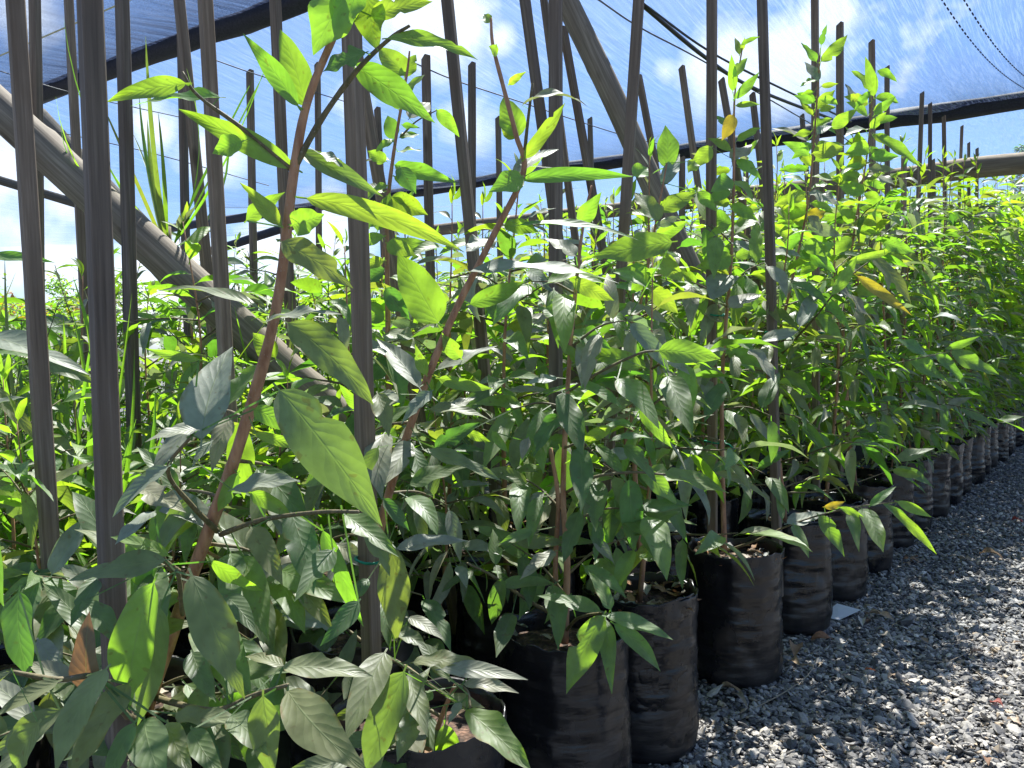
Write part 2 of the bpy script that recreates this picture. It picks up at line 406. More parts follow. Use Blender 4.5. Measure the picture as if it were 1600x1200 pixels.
# ------------------------------------------------------------ bags
def bag_meshes(seed, R=.18, Hh=.5, soilz=.455, nseg=72, nr=54, litter=0):
    r = random.Random(seed); o = Vector((seed*7.3, seed*3.1, 0)); V = []; Fc = []
    prof = [(.0, .004), (.6, .0), (.93, .006), (1.0, .03)]
    rings = [(R*a, z) for a, z in prof]+[(R*(1+.02*math.sin(k/nr*7)), .03+(Hh-.03)*k/nr) for k in range(1, nr+1)]
    rings += [(R*1.015, Hh+.004), (R*.985, Hh+.001), (R*.97, Hh-.02), (R*.955, soilz-.03)]
    for i, (rr, z) in enumerate(rings):
        for j in range(nseg):
            a = 2*PI*j/nseg; c, s_ = math.cos(a), math.sin(a)
            p = Vector((c*1.1, s_*1.1, z*13))+o
            side = min(max((z-.02)/.05, 0), 1)
            d = .010*mnoise.noise(Vector((c*1.3, s_*1.3, z*3))+o)
            rid = 1-abs(mnoise.noise(p+Vector((0, 0, 1.8*mnoise.noise(Vector((c*2, s_*2, z*4))+o))))*2)
            low = .4+.9*math.exp(-((z-.09)/.10)**2)+.7*math.exp(-((z-.27)/.06)**2)
            d += side*(.0050*low*(rid-.5)+.0048*mnoise.noise(Vector((c*1.8, s_*1.8, z*30))+o)+.004*mnoise.noise(Vector((c*9, s_*9, z*9))+o))
            top = max(0, (z-Hh+.09)/.09)
            zz = z+top*.016*mnoise.noise(Vector((c*2.2, s_*2.2, 5))+o)+top*.006*mnoise.noise(Vector((c*8, s_*8, 9))+o)
            d += top*.008*mnoise.noise(Vector((c*3, s_*3, 3))+o)
            V.append(((rr+d*(rr/R))*c, (rr+d*(rr/R))*s_, max(zz, 0)))
    n = len(rings)
    idx = np.arange(n*nseg).reshape(n, nseg); nxt = np.roll(idx, -1, 1)
    Fc = np.stack([idx[:-1], nxt[:-1], nxt[1:], idx[1:]], -1).reshape(-1, 4)
    bm = mesh_np('bag_skin', np.array(V), Fc, M['bag'])
    # soil
    V = []; K = 14
    for i in range(K+1):
        for j in range(40):
            a = 2*PI*j/40; rr = R*.975*i/K
            q = Vector((math.cos(a)*rr, math.sin(a)*rr, 0))
            V.append((q.x, q.y, soilz+.012*mnoise.noise(q*14+o)+.008*mnoise.noise(q*60+o)-.012*(i/K)**2))
    idx = np.arange((K+1)*40).reshape(K+1, 40); nxt = np.roll(idx, -1, 1)
    Fc = np.stack([idx[:-1], idx[1:], nxt[1:], nxt[:-1]], -1).reshape(-1, 4)
    sm = mesh_np('soil', np.array(V), Fc, M['soil'])
    lm = None
    if litter:
        L = Leaves(6, 4, .02)
        for k in range(litter):
            a = r.uniform(0, 2*PI); rr = R*.9*math.sqrt(r.random())
            th = r.uniform(0, 2*PI); tint = r.choice([(.3, .25, .18), (.42, .38, .32), (.2, .12, .07), (.34, .18, .08)])
            TINT['tmp'] = (tint, tint)
            L.add((rr*math.cos(a), rr*math.sin(a), soilz+r.uniform(.006, .03)), (math.cos(th), math.sin(th), r.uniform(-.2, .4)), (r.uniform(-.5, .5), r.uniform(-.5, .5), 1),
                  r.uniform(.03, .08), r.uniform(.015, .035), r.uniform(-1.5, 1.5), r.uniform(-.6, .6), .4, .4, r.uniform(-1, 1), 'tmp', r=r)
        lm = L.mesh('leaf_litter', M['dry'])
    return bm, sm, lm
def make_bag(x, y, label, seed=None, proto=None, rz=0, group='black planter bags', **kw):
    if proto:
        c = copy_tree(proto); c.location = (x, y, ground_z(x, y)); c.rotation_euler = (0, 0, rz); c['label'] = label; c['group'] = group; return c
    t_ = thing('planter_bag', label, 'planter bag', (x, y, ground_z(x, y)), rz, group)
    bm, sm, lm = bag_meshes(seed, **kw)
    link('bag_skin', bm, t_); link('soil', sm, t_)
    if lm: tag(link('leaf_litter', lm, t_), kind='stuff')
    return t_
FX = -1.15
front = [(-1.147, 1.30, 'nearest path-side black planter bag, cut by the bottom edge under drooping olive leaves', 12),
         (-1.18, 1.93, 'black planter bag with wrinkled side below the spray of five green leaves', 6),
         (-1.175, 2.40, 'tall creased black planter bag just left of the upright littered bag', 0),
         (-1.128, 3.12, 'upright black planter bag with dry leaves heaped on top, lit at its right edge', 46),
         (-1.13, 3.85, 'black planter bag just above the white card lying on the gravel', 18),
         (-1.11, 4.48, 'black planter bag right behind the one by the white card', 14)]
bags = []
for i, (x, y, lab, lit) in enumerate(front):
    bags.append(make_bag(x, y, lab, seed=11+i, litter=lit, group='black planter bags along the path'))
words = ['seventh', 'eighth', 'ninth', 'tenth', 'eleventh', 'twelfth', 'thirteenth', 'fourteenth', 'fifteenth', 'sixteenth', 'seventeenth', 'eighteenth', 'nineteenth']
yy = 5.15; fr_pos = []
for i in range(13):
    fr_pos.append((-1.10+random.uniform(-.03, .03)+(.012*i), yy)); 
    make_bag(fr_pos[-1][0], yy, words[i]+' black planter bag from the near end of the row along the path', proto=bags[2+i % 4], rz=random.uniform(0, 6), group='black planter bags along the path')
    yy += .69+random.uniform(-.06, .06)
# ------------------------------------------------------------ procedural plants
def make_plant_meshes(seed, H, nb=12, leafL=(.13, .2), ratio=.25, lead=.35, dens=1., dark=.25, spread=.38, kinds=('g', 'g', 'g', 'd', 'y', 'o'), bare=.12, rows=8, cols=5):
    """H = height of the dense crown above soil; the leader rises lead above it."""
    r = random.Random(seed); L = Leaves(rows, cols); T = Tubes(7); B = Tubes(5)
    tot = H+lead; o = Vector((r.uniform(0, 50), r.uniform(0, 50), 0))
    stem = [Vector((.10*mnoise.noise(Vector((0, 0, z*1.2))+o), .10*mnoise.noise(Vector((9, 0, z*1.2))+o), z)) for z in np.linspace(0, tot, 16)]
    off = stem[0].copy(); stem = [p-Vector((off.x, off.y, 0)) for p in stem]
    T.add(stem, [.0115*(1-.82*i/15)*(H/1.6)**.4 for i in range(16)])
    def sp(z):
        k = z/tot*15; i = min(int(k), 14); return stem[i].lerp(stem[i+1], k-i)
    ga = r.uniform(0, 6.3)
    def leaf(p, az, el, up=1., sc=1., kk=None):
        a = Vector((math.cos(az)*math.cos(el), math.sin(az)*math.cos(el), math.sin(el)))
        n = Vector((r.uniform(-.75, .75), r.uniform(-.75, .75), 1)); 
        if el < -.9: n = -Vector((math.cos(az), math.sin(az), 0))*-1+Vector((0, 0, .3))
        ll = r.uniform(*leafL)*sc
        L.add(p+a*ll*.12, a, n, ll, ll*ratio*r.uniform(.85, 1.2), r.uniform(.3, 1.3), r.uniform(-.35, .35), r.uniform(.1, .45), r.uniform(.05, .22), r.uniform(-.6, .6), kk or r.choice(kinds), r=r)
    # leaves on the stem
    z = H*.45
    while z < tot:
        ga += 2.4; top = max(0, (z-H)/max(lead, .01))
        el = r.uniform(-.3, .5)+top*.6
        leaf(sp(z), ga, el, sc=(1-.55*top), kk='y' if top > .45 and r.random() < .6 else None)
        z += r.uniform(.028, .055)/dens
    leaf(sp(tot), ga, 1.3, sc=.4, kk='y'); leaf(sp(tot*.995), ga+2, 1.0, sc=.45, kk='y')
    for k in range(nb):
        fz = bare+(1-bare)*(k+.5)/nb; z = H*fz*.92+r.uniform(-.04, .04)
        ga += 2.4+r.uniform(-.4, .4); ln = spread*(1.15-.6*fz)*r.uniform(.7, 1.2)
        el = r.uniform(.15, .75); p = sp(max(z, .02)); pts = [p]; az = ga
        for q in range(5):
            el += r.uniform(-.22, .12); az += r.uniform(-.15, .15)
            p = p+Vector((math.cos(az)*math.cos(el), math.sin(az)*math.cos(el), math.sin(el)))*ln/5; pts.append(p)
        B.add(pts, [.0045*(1-.13*q) for q in range(6)])
        m = max(3, int(ln/.035*dens))
        for q in range(m):
            f = .18+.82*(q+.5)/m; kf = f*5; i = min(int(kf), 4); pp = pts[i].lerp(pts[i+1], kf-i)
            leaf(pp, az+(1 if q % 2 else -1)*r.uniform(.5, 1.3), r.uniform(-1.0, .35)-.2)
        leaf(pts[-1], az, el*.5-.1)
    return T.mesh('stem', M['bark']), B.mesh('branches', M['twig']), L.mesh('leaves')
def plant_obj(meshes, name, label, cat, group, loc, rz=0, sc=1.):
    t_ = thing(name, label, cat, loc, rz, group); t_.scale = (sc,)*3
    for n, m in zip(('stem', 'branches', 'leaves'), meshes):
        if m: link(n, m, t_)
    return t_
protos = {}
spec = [(.75, 12, 0.12), (.95, 14, .15), (1.2, 16, .2), (1.5, 20, .28), (1.85, 24, .3), (2.3, 30, .28), (2.9, 46, .15), (3.7, 66, .12)]
for hi, (H, nb, lead) in enumerate(spec):
    for v in range(3 if hi < 6 else 2):
        big = hi >= 6
        protos[(hi, v)] = make_plant_meshes(100+hi*10+v, H, nb, (.14, .235) if not big else (.20, .30), .25 if not big else .28, lead, .82 if not big else .62,
                                            spread=.36 if not big else .5, kinds=('g', 'g', 'n', 'w', 'y', 'o', 'w', 'd') if not big else ('n', 'y', 'y', 'g', 'w'), rows=8 if not big else 6, cols=5)
# strap-leaved and narrow-leaved plants for the left back
def strap_meshes(seed, n=46, H=.75):
    r = random.Random(seed); L = Leaves(10, 3, .01); T = Tubes(6)
    T.add([(0, 0, 0), (0, 0, .12)], [.02, .015])
    for k in range(n):
        az = r.uniform(0, 2*PI); el = r.uniform(.75, 1.5); a = Vector((math.cos(az)*math.cos(el), math.sin(az)*math.cos(el), math.sin(el)))
        nn = Vector((-math.cos(az), -math.sin(az), .3))
        L.add(Vector((math.cos(az), math.sin(az), 0))*.02+Vector((0, 0, .03)), a, nn, H*r.uniform(.6, 1.15), r.uniform(.012, .022), -r.uniform(-.2, 1.5), r.uniform(-.2, .2), .5, .03, r.uniform(-.8, .8), r.choice('gngdo'), shape=.12, tipx=.55, r=r)
    return T.mesh('stem', M['twig']), None, L.mesh('leaves')
def narrow_meshes(seed, H=1.1, ns=9):
    r = random.Random(seed); L = Leaves(6, 3, .05); T = Tubes(5)
    for s_ in range(ns):
        az = r.uniform(0, 2*PI); lean = r.uniform(.05, .4); h = H*r.uniform(.75, 1.1); pts = []
        for k in range(8):
            f = k/7; pts.append(Vector((math.cos(az)*lean*f**1.3*H*.7, math.sin(az)*lean*f**1.3*H*.7, h*f))+Vector((r.uniform(-.01, .01), r.uniform(-.01, .01), 0)))
        T.add(pts, [.006*(1-.1*k) for k in range(8)])
        z = .15; ga = r.uniform(0, 6)
        while z < 1:
            kf = z*7; i = min(int(kf), 6); p = pts[i].lerp(pts[i+1], kf-i); ga += 2.1
            el = r.uniform(-.1, .9); a = Vector((math.cos(ga)*math.cos(el), math.sin(ga)*math.cos(el), math.sin(el)))
            L.add(p, a, (r.uniform(-.3, .3), r.uniform(-.3, .3), 1), r.uniform(.10, .16), r.uniform(.014, .022), r.uniform(.2, 1.2), r.uniform(-.3, .3), .3, .05, 0, r.choice('ggdod'), shape=.5, tipx=.8, r=r)
            z += .026
    return T.mesh('stem', M['twig']), None, L.mesh('leaves')
straps = [strap_meshes(400+i) for i in range(3)]; narrows = [narrow_meshes(420+i) for i in range(3)]
# rows: crown tops follow the skyline of the foliage
SKY = [(-400, 480), (0, 462), (130, 456), (250, 446), (450, 428), (600, 405), (800, 405), (1000, 370), (1150, 335), (1300, 318), (1400, 318), (1500, 314), (1700, 306)]
def sky_y(px):
    for (a, ya), (b, yb) in zip(SKY, SKY[1:]):
        if a <= px <= b: return ya+(yb-ya)*(px-a)/(b-a)
    return 480 if px < 0 else 283
r = random.Random(5)
bagproto = bags[1:5]
cnt = 0
def place(x, y, label, group, kind='broad', dz=0., rise=0, name='sapling', bag=True, bag_label=None, bag_group=None, topy=None):
    global cnt
    px, py, d = pix((x, y, 1.))
    ty = topy if topy else sky_y(px)
    zt = CAMZ+(555-ty)/F*d+dz
    H = max(.45, zt-.46)
    if kind == 'broad':
        hs = [s_[0] for s_ in spec]; hi = min(range(len(hs)), key=lambda k: abs(hs[k]-H))
        ms = protos[(hi, r.randrange(3 if hi < 6 else 2))]; sc = min(max(H/hs[hi], .7), 1.25)
    elif kind == 'strap': ms = r.choice(straps); sc = min(max(H/.7, .9), 1.3)
    else: ms = r.choice(narrows); sc = min(max(H/1.1, .7), 1.6)
    o = plant_obj(ms, name, label, {'broad': 'sapling', 'strap': 'strap-leaved plant', 'narrow': 'narrow-leaved shrub'}[kind], group, (x, y, .45), r.uniform(0, 6.28), sc)
    if bag: bo = make_bag(x, y, bag_label or 'black planter bag hidden deep under the crowded foliage', proto=r.choice(bagproto), rz=r.uniform(0, 6), group=bag_group or 'black planter bags inside the block')
    if bag_group == 'bags under the tall far trees': bo.scale = (1.9, 1.9, 1.75); o.location.z = .8
    cnt += 1; return o
# front row plants (third bag on)
place(-1.18, 2.40, 'bushy green sapling rising from the tall creased bag, hanging over its rim', 'saplings along the path', topy=475)
place(-1.16, 3.87, 'sapling with brown stem in the bag above the white card', 'saplings along the path', topy=395)
place(-1.14, 4.5, 'sapling in the bag behind the one by the white card', 'saplings along the path', topy=350)
for i, (x, y) in enumerate(fr_pos):
    place(x-.02, y, words[i]+' sapling from the near end of the path row, full of bright green leaves', 'saplings along the path', bag=False, dz=.1)
    if i > 0: place(x+.03, y+.05, 'low shoot of drooping leaves over the rims of the far path-row bags', 'low shoots over the far bags', bag=False, topy=555+150/(i*.55+1.6))
# the big-tree end of the row
for i in range(9):
    y = 14.0+i*.8
    place(-.86+.07*i+r.uniform(-.06, .06), y, ['first', 'second', 'third', 'fourth', 'fifth', 'sixth', 'seventh', 'eighth', 'ninth'][i]+' of the tall leafy trees at the far end of the path row', 'tall trees at the far end',
          bag_label='big dark bag under the tall trees where the path row ends', bag_group='bags under the tall far trees')
BL = 'leafy green sapling crowded inside the block behind the path row'
for ri, x in enumerate([-1.62, -2.1, -2.6, -3.1, -3.65, -4.3, -5.0, -5.8]):
    y = [2.35, 1.75, 1.2, 1.3, 1.4, 1.6, 2.0, 2.4][ri]+r.uniform(0, .2)
    while y < (19 if ri < 4 else 15):
        px, py, d = pix((x, y, 1.2))
        if -250 < px < 1690 and d > 2.15:
            kind = 'broad'; lab = BL; grp = 'saplings crowded in the block'; nm = 'sapling'
            if px < 560 and ri >= 2:
                q = r.random()
                if q < .12: kind = 'strap'; lab = 'strap-leaved plant with upright grassy blades behind the left stakes'; grp = 'strap-leaved plants behind the left stakes'; nm = 'strap_plant'
                elif q < .50: kind = 'narrow'; lab = 'dense narrow-leaved shrub below the diagonal gum pole'; grp = 'narrow-leaved shrubs at the left back'; nm = 'narrow_leaved_shrub'
            place(x+r.uniform(-.08, .08), y, lab, grp, kind, r.uniform(-.18, .12), name=nm, bag=(ri < 3 and d < 6))
        y += (.6 if ri < 2 else .52 if ri < 5 else .62)+r.uniform(-.08, .08)
for (x, y, lab) in ((-1.74, 1.03, 'black planter bag holding the leaning thick reddish stem at the lower left'), (-1.63, 1.60, 'black planter bag holding the slender reddish stem at centre left'), (-2.2, .85, 'black planter bag under the lit dusty leaves at the lower left')):
    make_bag(x, y, lab, proto=bags[1], rz=r.uniform(0, 6), group='black planter bags inside the block')
for x, y in ((-2.15, 1.35), (-2.15, 1.0), (-2.0, 1.65), (-2.5, 1.1), (-2.55, .75), (-2.75, 1.0), (-2.9, .7), (-2.45, 1.5), (-1.9, 1.95), (-3.1, 1.1), (-3.3, .8), (-1.68, 2.0), (-2.7, 1.4), (-3.5, 1.2), (-2.3, 1.8)):
    place(x, y, 'low dark-leaved sapling filling the gap behind the nearest stems at the lower left', 'low saplings at the near left', bag=False, topy=680+r.uniform(-40, 50))
# tall strap plant that rises against the net
o = plant_obj(strap_meshes(77, 16, .8), 'strap_plant', 'tallest strap-leaved plant, its blades standing against the net right of the thick stake', 'strap-leaved plant', 'strap-leaved plants behind the left stakes', at(262, 400, 3.4))
print('plants', cnt)
# ------------------------------------------------------------ hero plants
def leaf_at(L, bx, by, tx, ty, wpx, tilt, droop, kind, d, r, lines=None, conn=None, side=None):
    d1 = d+r.uniform(-.07, .07)*d/1.6; d2 = d1+r.uniform(-.05, .05)
    tl = math.radians(tilt)+r.uniform(-.08, .08)
    if tilt >= 40 and math.hypot(tx-bx, ty-by)*d/1.6 < 150: d2 += (by-ty)/F*d1*math.tan(min(tl, .76))*.85      # tip hangs forward, so that the upper face turns to the sky
    B = at(bx, by, d1); E = at(tx, ty, d2); a = E-B; ch = a.length
    Fh = Vector((CF.x, CF.y, 0)).normalized()
    n = -Fh*math.cos(tl)+UP*math.sin(tl)+CR*r.uniform(-.15, .15)
    a = a.normalized(); n = (n-a*n.dot(a)).normalized()
    view = (B-CO).normalized(); fac = max(abs(n.dot(view)), .6)
    W = wpx/F*d1/fac*.86; W = min(W, ch*(.35 if by > 560 else .72))
    k = droop/2; Lr = ch/(math.sin(k)/k if abs(k) > .01 else 1)
    L.add(B, a, n, Lr, W, droop, side if side is not None else r.uniform(-.3, .3), r.uniform(.1, .35), r.uniform(.08, .26), r.uniform(-.35, .35), kind, r=r, var=.12)
    # short leaf stalk back to the nearest twig or stem
    if lines:
        best = None
        Bp = B-a*.0
        for ln in lines:
            for i in range(len(ln)-1):
                u, v = ln[i], ln[i+1]; w_ = v-u; q = max(0, min(1, (Bp-u).dot(w_)/max(w_.length_squared, 1e-9))); c = u+w_*q
                dd = (c-Bp).length
                if best is None or dd < best[0]: best = (dd, c)
        if best and best[0] > .006:
            c = best[1]; c = c-UP*min(best[0]*.25, .06)*0; m = (c+Bp)/2+UP*best[0]*.08
            L.add(c, Bp-c, n, (Bp-c).length, .0, 0, 0, 0, 0, 0, 'd', r=r)
def auto_branch(stems_pt, end, kinds, r, size=(95, 150)):
    (x0, y0, d0), (x1, y1, d1) = stems_pt, end
    mx, my = (x0+x1)/2, (y0+y1)/2-abs(x1-x0)*.12
    pts = [(x0, y0, d0), (mx, my, (d0+d1)/2), (x1, y1, d1)]; lv = []
    ln = math.hypot(x1-x0, y1-y0); n = max(3, int(ln/24)); sg = 1
    for i in range(n+1):
        f = .25+.75*i/n; q = 1-f
        bx = q*q*x0+2*q*f*(mx)+f*f*x1; by = q*q*y0+2*q*f*(my)+f*f*y1; d = d0+(d1-d0)*f
        sz = r.uniform(*size)*1.6/d; dirx = (1 if x1 > x0 else -1)*r.uniform(-.25, .9); diry = sg*r.uniform(.25, 1.)+.35; sg = -sg*.8 if i % 2 else 1
        l_ = math.hypot(dirx, diry)
        bx += dirx/l_*8; by += diry/l_*8
        lv.append((bx, by, bx+dirx/l_*sz, by+diry/l_*sz, sz*r.uniform(.27, .36), r.uniform(35, 72), r.uniform(.3, .9), r.choice(kinds), d))
    return (pts, .0045, .0015), lv
def hero(name, label, cat, stems, branches, leaves, d, seed, group=None, root=None, rows=20, cols=9, sr=1., autos=(), climb=None):
    branches = list(branches); leaves = [(l[:5]+(l[5]+((0, 20, 34)[(i_*7) % 3] if l[1] > 560 and 14 < l[5] < 50 else 0),)+l[6:]) for i_, l in enumerate(leaves)]
    ra = random.Random(seed+50)
    if climb:      # leaves climbing the leader
        y0, y1, n, sz0, sz1 = climb; sp_ = stems[0][0]; sp_ = sorted(sp_, key=lambda q: q[1])
        for i in range(n):
            y = y0+(y1-y0)*(i+ra.random()*.6)/n
            for (xa, ya, da), (xb, yb, db) in zip(sp_, sp_[1:]):
                if ya <= y <= yb:
                    f = (y-ya)/(yb-ya); x = xa+(xb-xa)*f; dd = da+(db-da)*f; sz = (sz0+(sz1-sz0)*i/n)*ra.uniform(.75, 1.2)
                    an = ra.uniform(-.5, .9)+(0 if i % 2 else PI)*1.; dx = math.cos(an)*(1 if i % 2 else 1); dy = abs(math.sin(an))*ra.choice((1, 1, -1))
                    leaves.append((x+dx*6, y+dy*3, x+dx*sz, y+dy*sz, sz*ra.uniform(.3, .4), ra.choice((5, 5, 20, 60)), ra.uniform(.3, .9), ra.choice('yyggwn'), dd)); break
    for st, en, kd in autos:
        b_, lv = auto_branch(st, en, kd, ra); branches.append(b_); leaves += lv
    """stems: list of (list of (px,py,depth), r0, r1)"""
    r = random.Random(seed); L = Leaves(rows, cols, .07); T = Tubes(12); B = Tubes(7); lines = []
    base = root or at(*stems[0][0][0]); t_ = thing(name, label, cat, base, 0, group)
    for pts, r0, r1 in stems:
        c = curve([at(*p) for p in pts], 6); n = len(c)
        T.add(c, [(r0+(r1-r0)*(i/(n-1))**.75)*(1+.12*mnoise.noise(c[i]*25)) for i in range(n)], .06); lines.append(c)
    for pts, r0, r1 in branches:
        c = curve([at(*p) for p in pts], 5); n = len(c)
        bt = Tubes(7); bt.add(c, [(r0+(r1-r0)*i/(n-1))*(1+.15*mnoise.noise(c[i]*30)) for i in range(n)]); lines.append(c)
        bm_ = bt.mesh('branch', M['twig']); bm_.transform(Matrix.Translation(-base)); link('branch', bm_, t_)
    for lf in leaves:
        bx, by, tx, ty, wpx, tilt, droop, kind = lf[:8]; dd = lf[8] if len(lf) > 8 else d
        leaf_at(L, bx, by, tx, ty, wpx, tilt, droop, kind, dd, r, lines, B)
    for n_, m in (('stem', T.mesh('stem', M['bark'])), ('leaves', L.mesh('leaves'))):
        if m:
            m.transform(Matrix.Translation(-base)); link(n_, m, t_)
    return t_
G, TOP, SH = 5, 60, 30
A_leaves = [
 (290,131,165,159,30,G,.5,'y'),(343,152,203,165,24,45,.3,'g'),(459,262,277,169,38,G,.7,'y'),(378,221,332,240,40,G,.2,'y'),
 (465,165,380,52,36,G,-.3,'g'),(476,165,438,45,50,G,.2,'y'),(562,-25,488,86,78,15,.3,'g'),(560,-20,523,52,50,G,.2,'y'),(575,-5,590,80,40,G,-.3,'y'),
 (580,25,676,2,36,G,.5,'y'),(607,60,748,92,26,25,.6,'g'),(554,101,680,192,52,18,.4,'g'),(571,82,504,112,32,35,.3,'d'),(469,236,598,307,30,25,.6,'o'),
 (480,310,727,392,42,G,.5,'y'),(439,352,375,285,26,G,-.4,'y'),(457,352,507,335,44,G,.2,'y'),(440,378,552,450,52,38,.6,'o'),(405,483,240,453,24,68,.6,'o'),
 (418,501,535,490,24,66,.4,'w'),(450,505,585,632,62,36,.7,'o'),(437,610,598,822,96,30,.5,'o',1.35),(315,686,362,540,98,62,.3,'w',1.4),
 (308,672,226,690,54,62,.4,'w',1.4),(310,562,227,545,18,G,.4,'y'),(397,640,468,674,34,G,.2,'y'),(400,678,484,698,18,G,-.3,'y'),(262,730,175,808,56,60,.5,'w',1.45),
 (362,765,468,750,28,60,.5,'w'),(392,770,456,806,36,G,.3,'g'),(258,875,106,907,52,55,.5,'o',1.35),(262,868,172,838,20,40,.5,'y',1.35),
 (240,911,200,1112,66,8,.3,'g',1.2),(250,950,215,1137,50,20,.3,'o',1.3),(300,900,382,1092,74,25,.4,'o',1.22),(330,877,412,925,26,G,.5,'y'),
 (393,825,442,914,56,45,.4,'o'),(455,803,491,928,56,25,.4,'d'),(505,830,568,980,34,G,.5,'g'),(30,925,48,1064,74,30,.5,'d',1.2),
 (137,1082,139,955,58,15,.3,'b',1.15),(112,1065,42,1035,40,62,.5,'w',1.2),(90,1065,-12,1122,46,60,.5,'o',1.15),(165,1046,84,1210,96,40,.5,'o',1.1),
 (200,1069,107,1215,66,25,.5,'o',1.15),(94,1110,-20,1185,70,35,.5,'o',1.05),(210,1130,160,1240,70,30,.4,'d',1.12),(225,1125,260,1235,60,28,.4,'d',1.15),
 (442,1042,583,1056,42,60,.5,'o',1.3),(442,1040,383,1025,32,45,.4,'o',1.35),(411,1088,425,1218,56,12,.3,'o',1.2),(450,1080,576,1210,56,42,.5,'o',1.2),
 (275,1115,392,1130,26,45,.3,'o',1.3),(300,1020,337,1097,36,25,.4,'d',1.35),(262,1130,300,1210,50,45,.3,'o',1.15),(300,1140,350,1215,46,25,.3,'d',1.2),
 (330,690,300,730,40,60,.3,'w',1.5),(215,760,290,800,30,55,.4,'w',1.5),(240,800,180,850,36,60,.4,'w',1.4),(430,560,395,520,36,G,.2,'y',1.7),
 (372,740,340,800,34,15,.4,'g',1.6),(470,820,420,880,30,40,.4,'o'),(520,860,460,940,44,30,.4,'d',1.5),(560,940,500,1010,40,35,.4,'d',1.55),
 (350,930,400,990,40,30,.4,'d',1.45),(150,905,110,980,36,35,.4,'d',1.45),(60,1000,100,1050,30,58,.4,'w',1.3),(15,1050,-30,1110,50,45,.4,'o',1.1),
 (385,345,445,300,26,G,.3,'g',1.8),(500,240,540,262,30,60,.3,'w'),(130,940,190,1010,46,35,.3,'d',1.35),(350,1000,310,1060,40,30,.3,'d',1.4),
 (60,1130,20,1215,60,30,.3,'o',1.05),(360,1120,420,1180,44,35,.3,'o',1.25),
]
hero('sapling', 'big-leaved sapling with thick leaning reddish stem, nearest the camera at lower left', 'sapling',
     [([(222,1125,1.8),(300,900,1.72),(372,700,1.66),(430,490,1.62),(459,270,1.58),(480,160,1.57),(520,60,1.56),(560,-30,1.55)], .0165, .0055)],
     [([(459,265,1.58),(500,190,1.56),(556,112,1.54),(607,62,1.52),(640,40,1.5)], .007, .003),
      ([(459,268,1.58),(385,205,1.56),(310,150,1.53),(285,112,1.52)], .006, .002),
      ([(340,830,1.7),(300,790,1.6),(262,735,1.5),(300,680,1.45)], .006, .003),
      ([(345,835,1.7),(410,812,1.6),(500,800,1.5),(560,800,1.45)], .006, .003),
      ([(290,900,1.72),(262,880,1.5),(255,870,1.4)], .006, .003),
      ([(285,960,1.72),(280,905,1.4),(275,893,1.28)], .005, .003),
      ([(225,1110,1.8),(200,1120,1.4),(160,1060,1.2),(90,1062,1.15),(20,1050,1.1)], .007, .003),
      ([(240,1090,1.8),(330,1110,1.5),(400,1085,1.3),(450,1070,1.25)], .007, .003)], A_leaves, 1.55, 1, 'saplings at the near left', autos=[
      ((300,905,1.74),(190,960,1.75),'doog'),((285,960,1.76),(390,1000,1.85),'doog'),((330,850,1.72),(450,900,1.8),'doog'),((262,1010,1.78),(150,1000,1.7),'doo'),
      ((245,1075,1.8),(340,1060,1.7),'doog'),((235,1100,1.8),(120,1150,1.6),'dow'),((355,780,1.7),(240,780,1.8),'dowy'),((372,720,1.7),(470,760,1.85),'gdow'),
      ((225,1118,1.8),(300,1180,1.6),'doo'),((232,1110,1.8),(60,1010,1.75),'ddow'),((390,660,1.68),(330,640,1.8),'gow'),((240,1090,1.8),(20,930,1.9),'ddow'),((226,1118,1.8),(430,1150,1.65),'doog'),((224,1120,1.8),(0,1150,1.45),'doow'),((226,1118,1.8),(200,1190,1.45),'doo'),((228,1115,1.8),(480,1110,1.9),'dodo'),((250,1050,1.78),(60,1080,1.7),'doow'),((300,905,1.75),(160,880,1.8),'dowg'),((320,860,1.74),(440,960,1.85),'dow'),((270,980,1.78),(60,900,1.85),'dow'),((240,1080,1.8),(300,1130,1.9),'doo')])
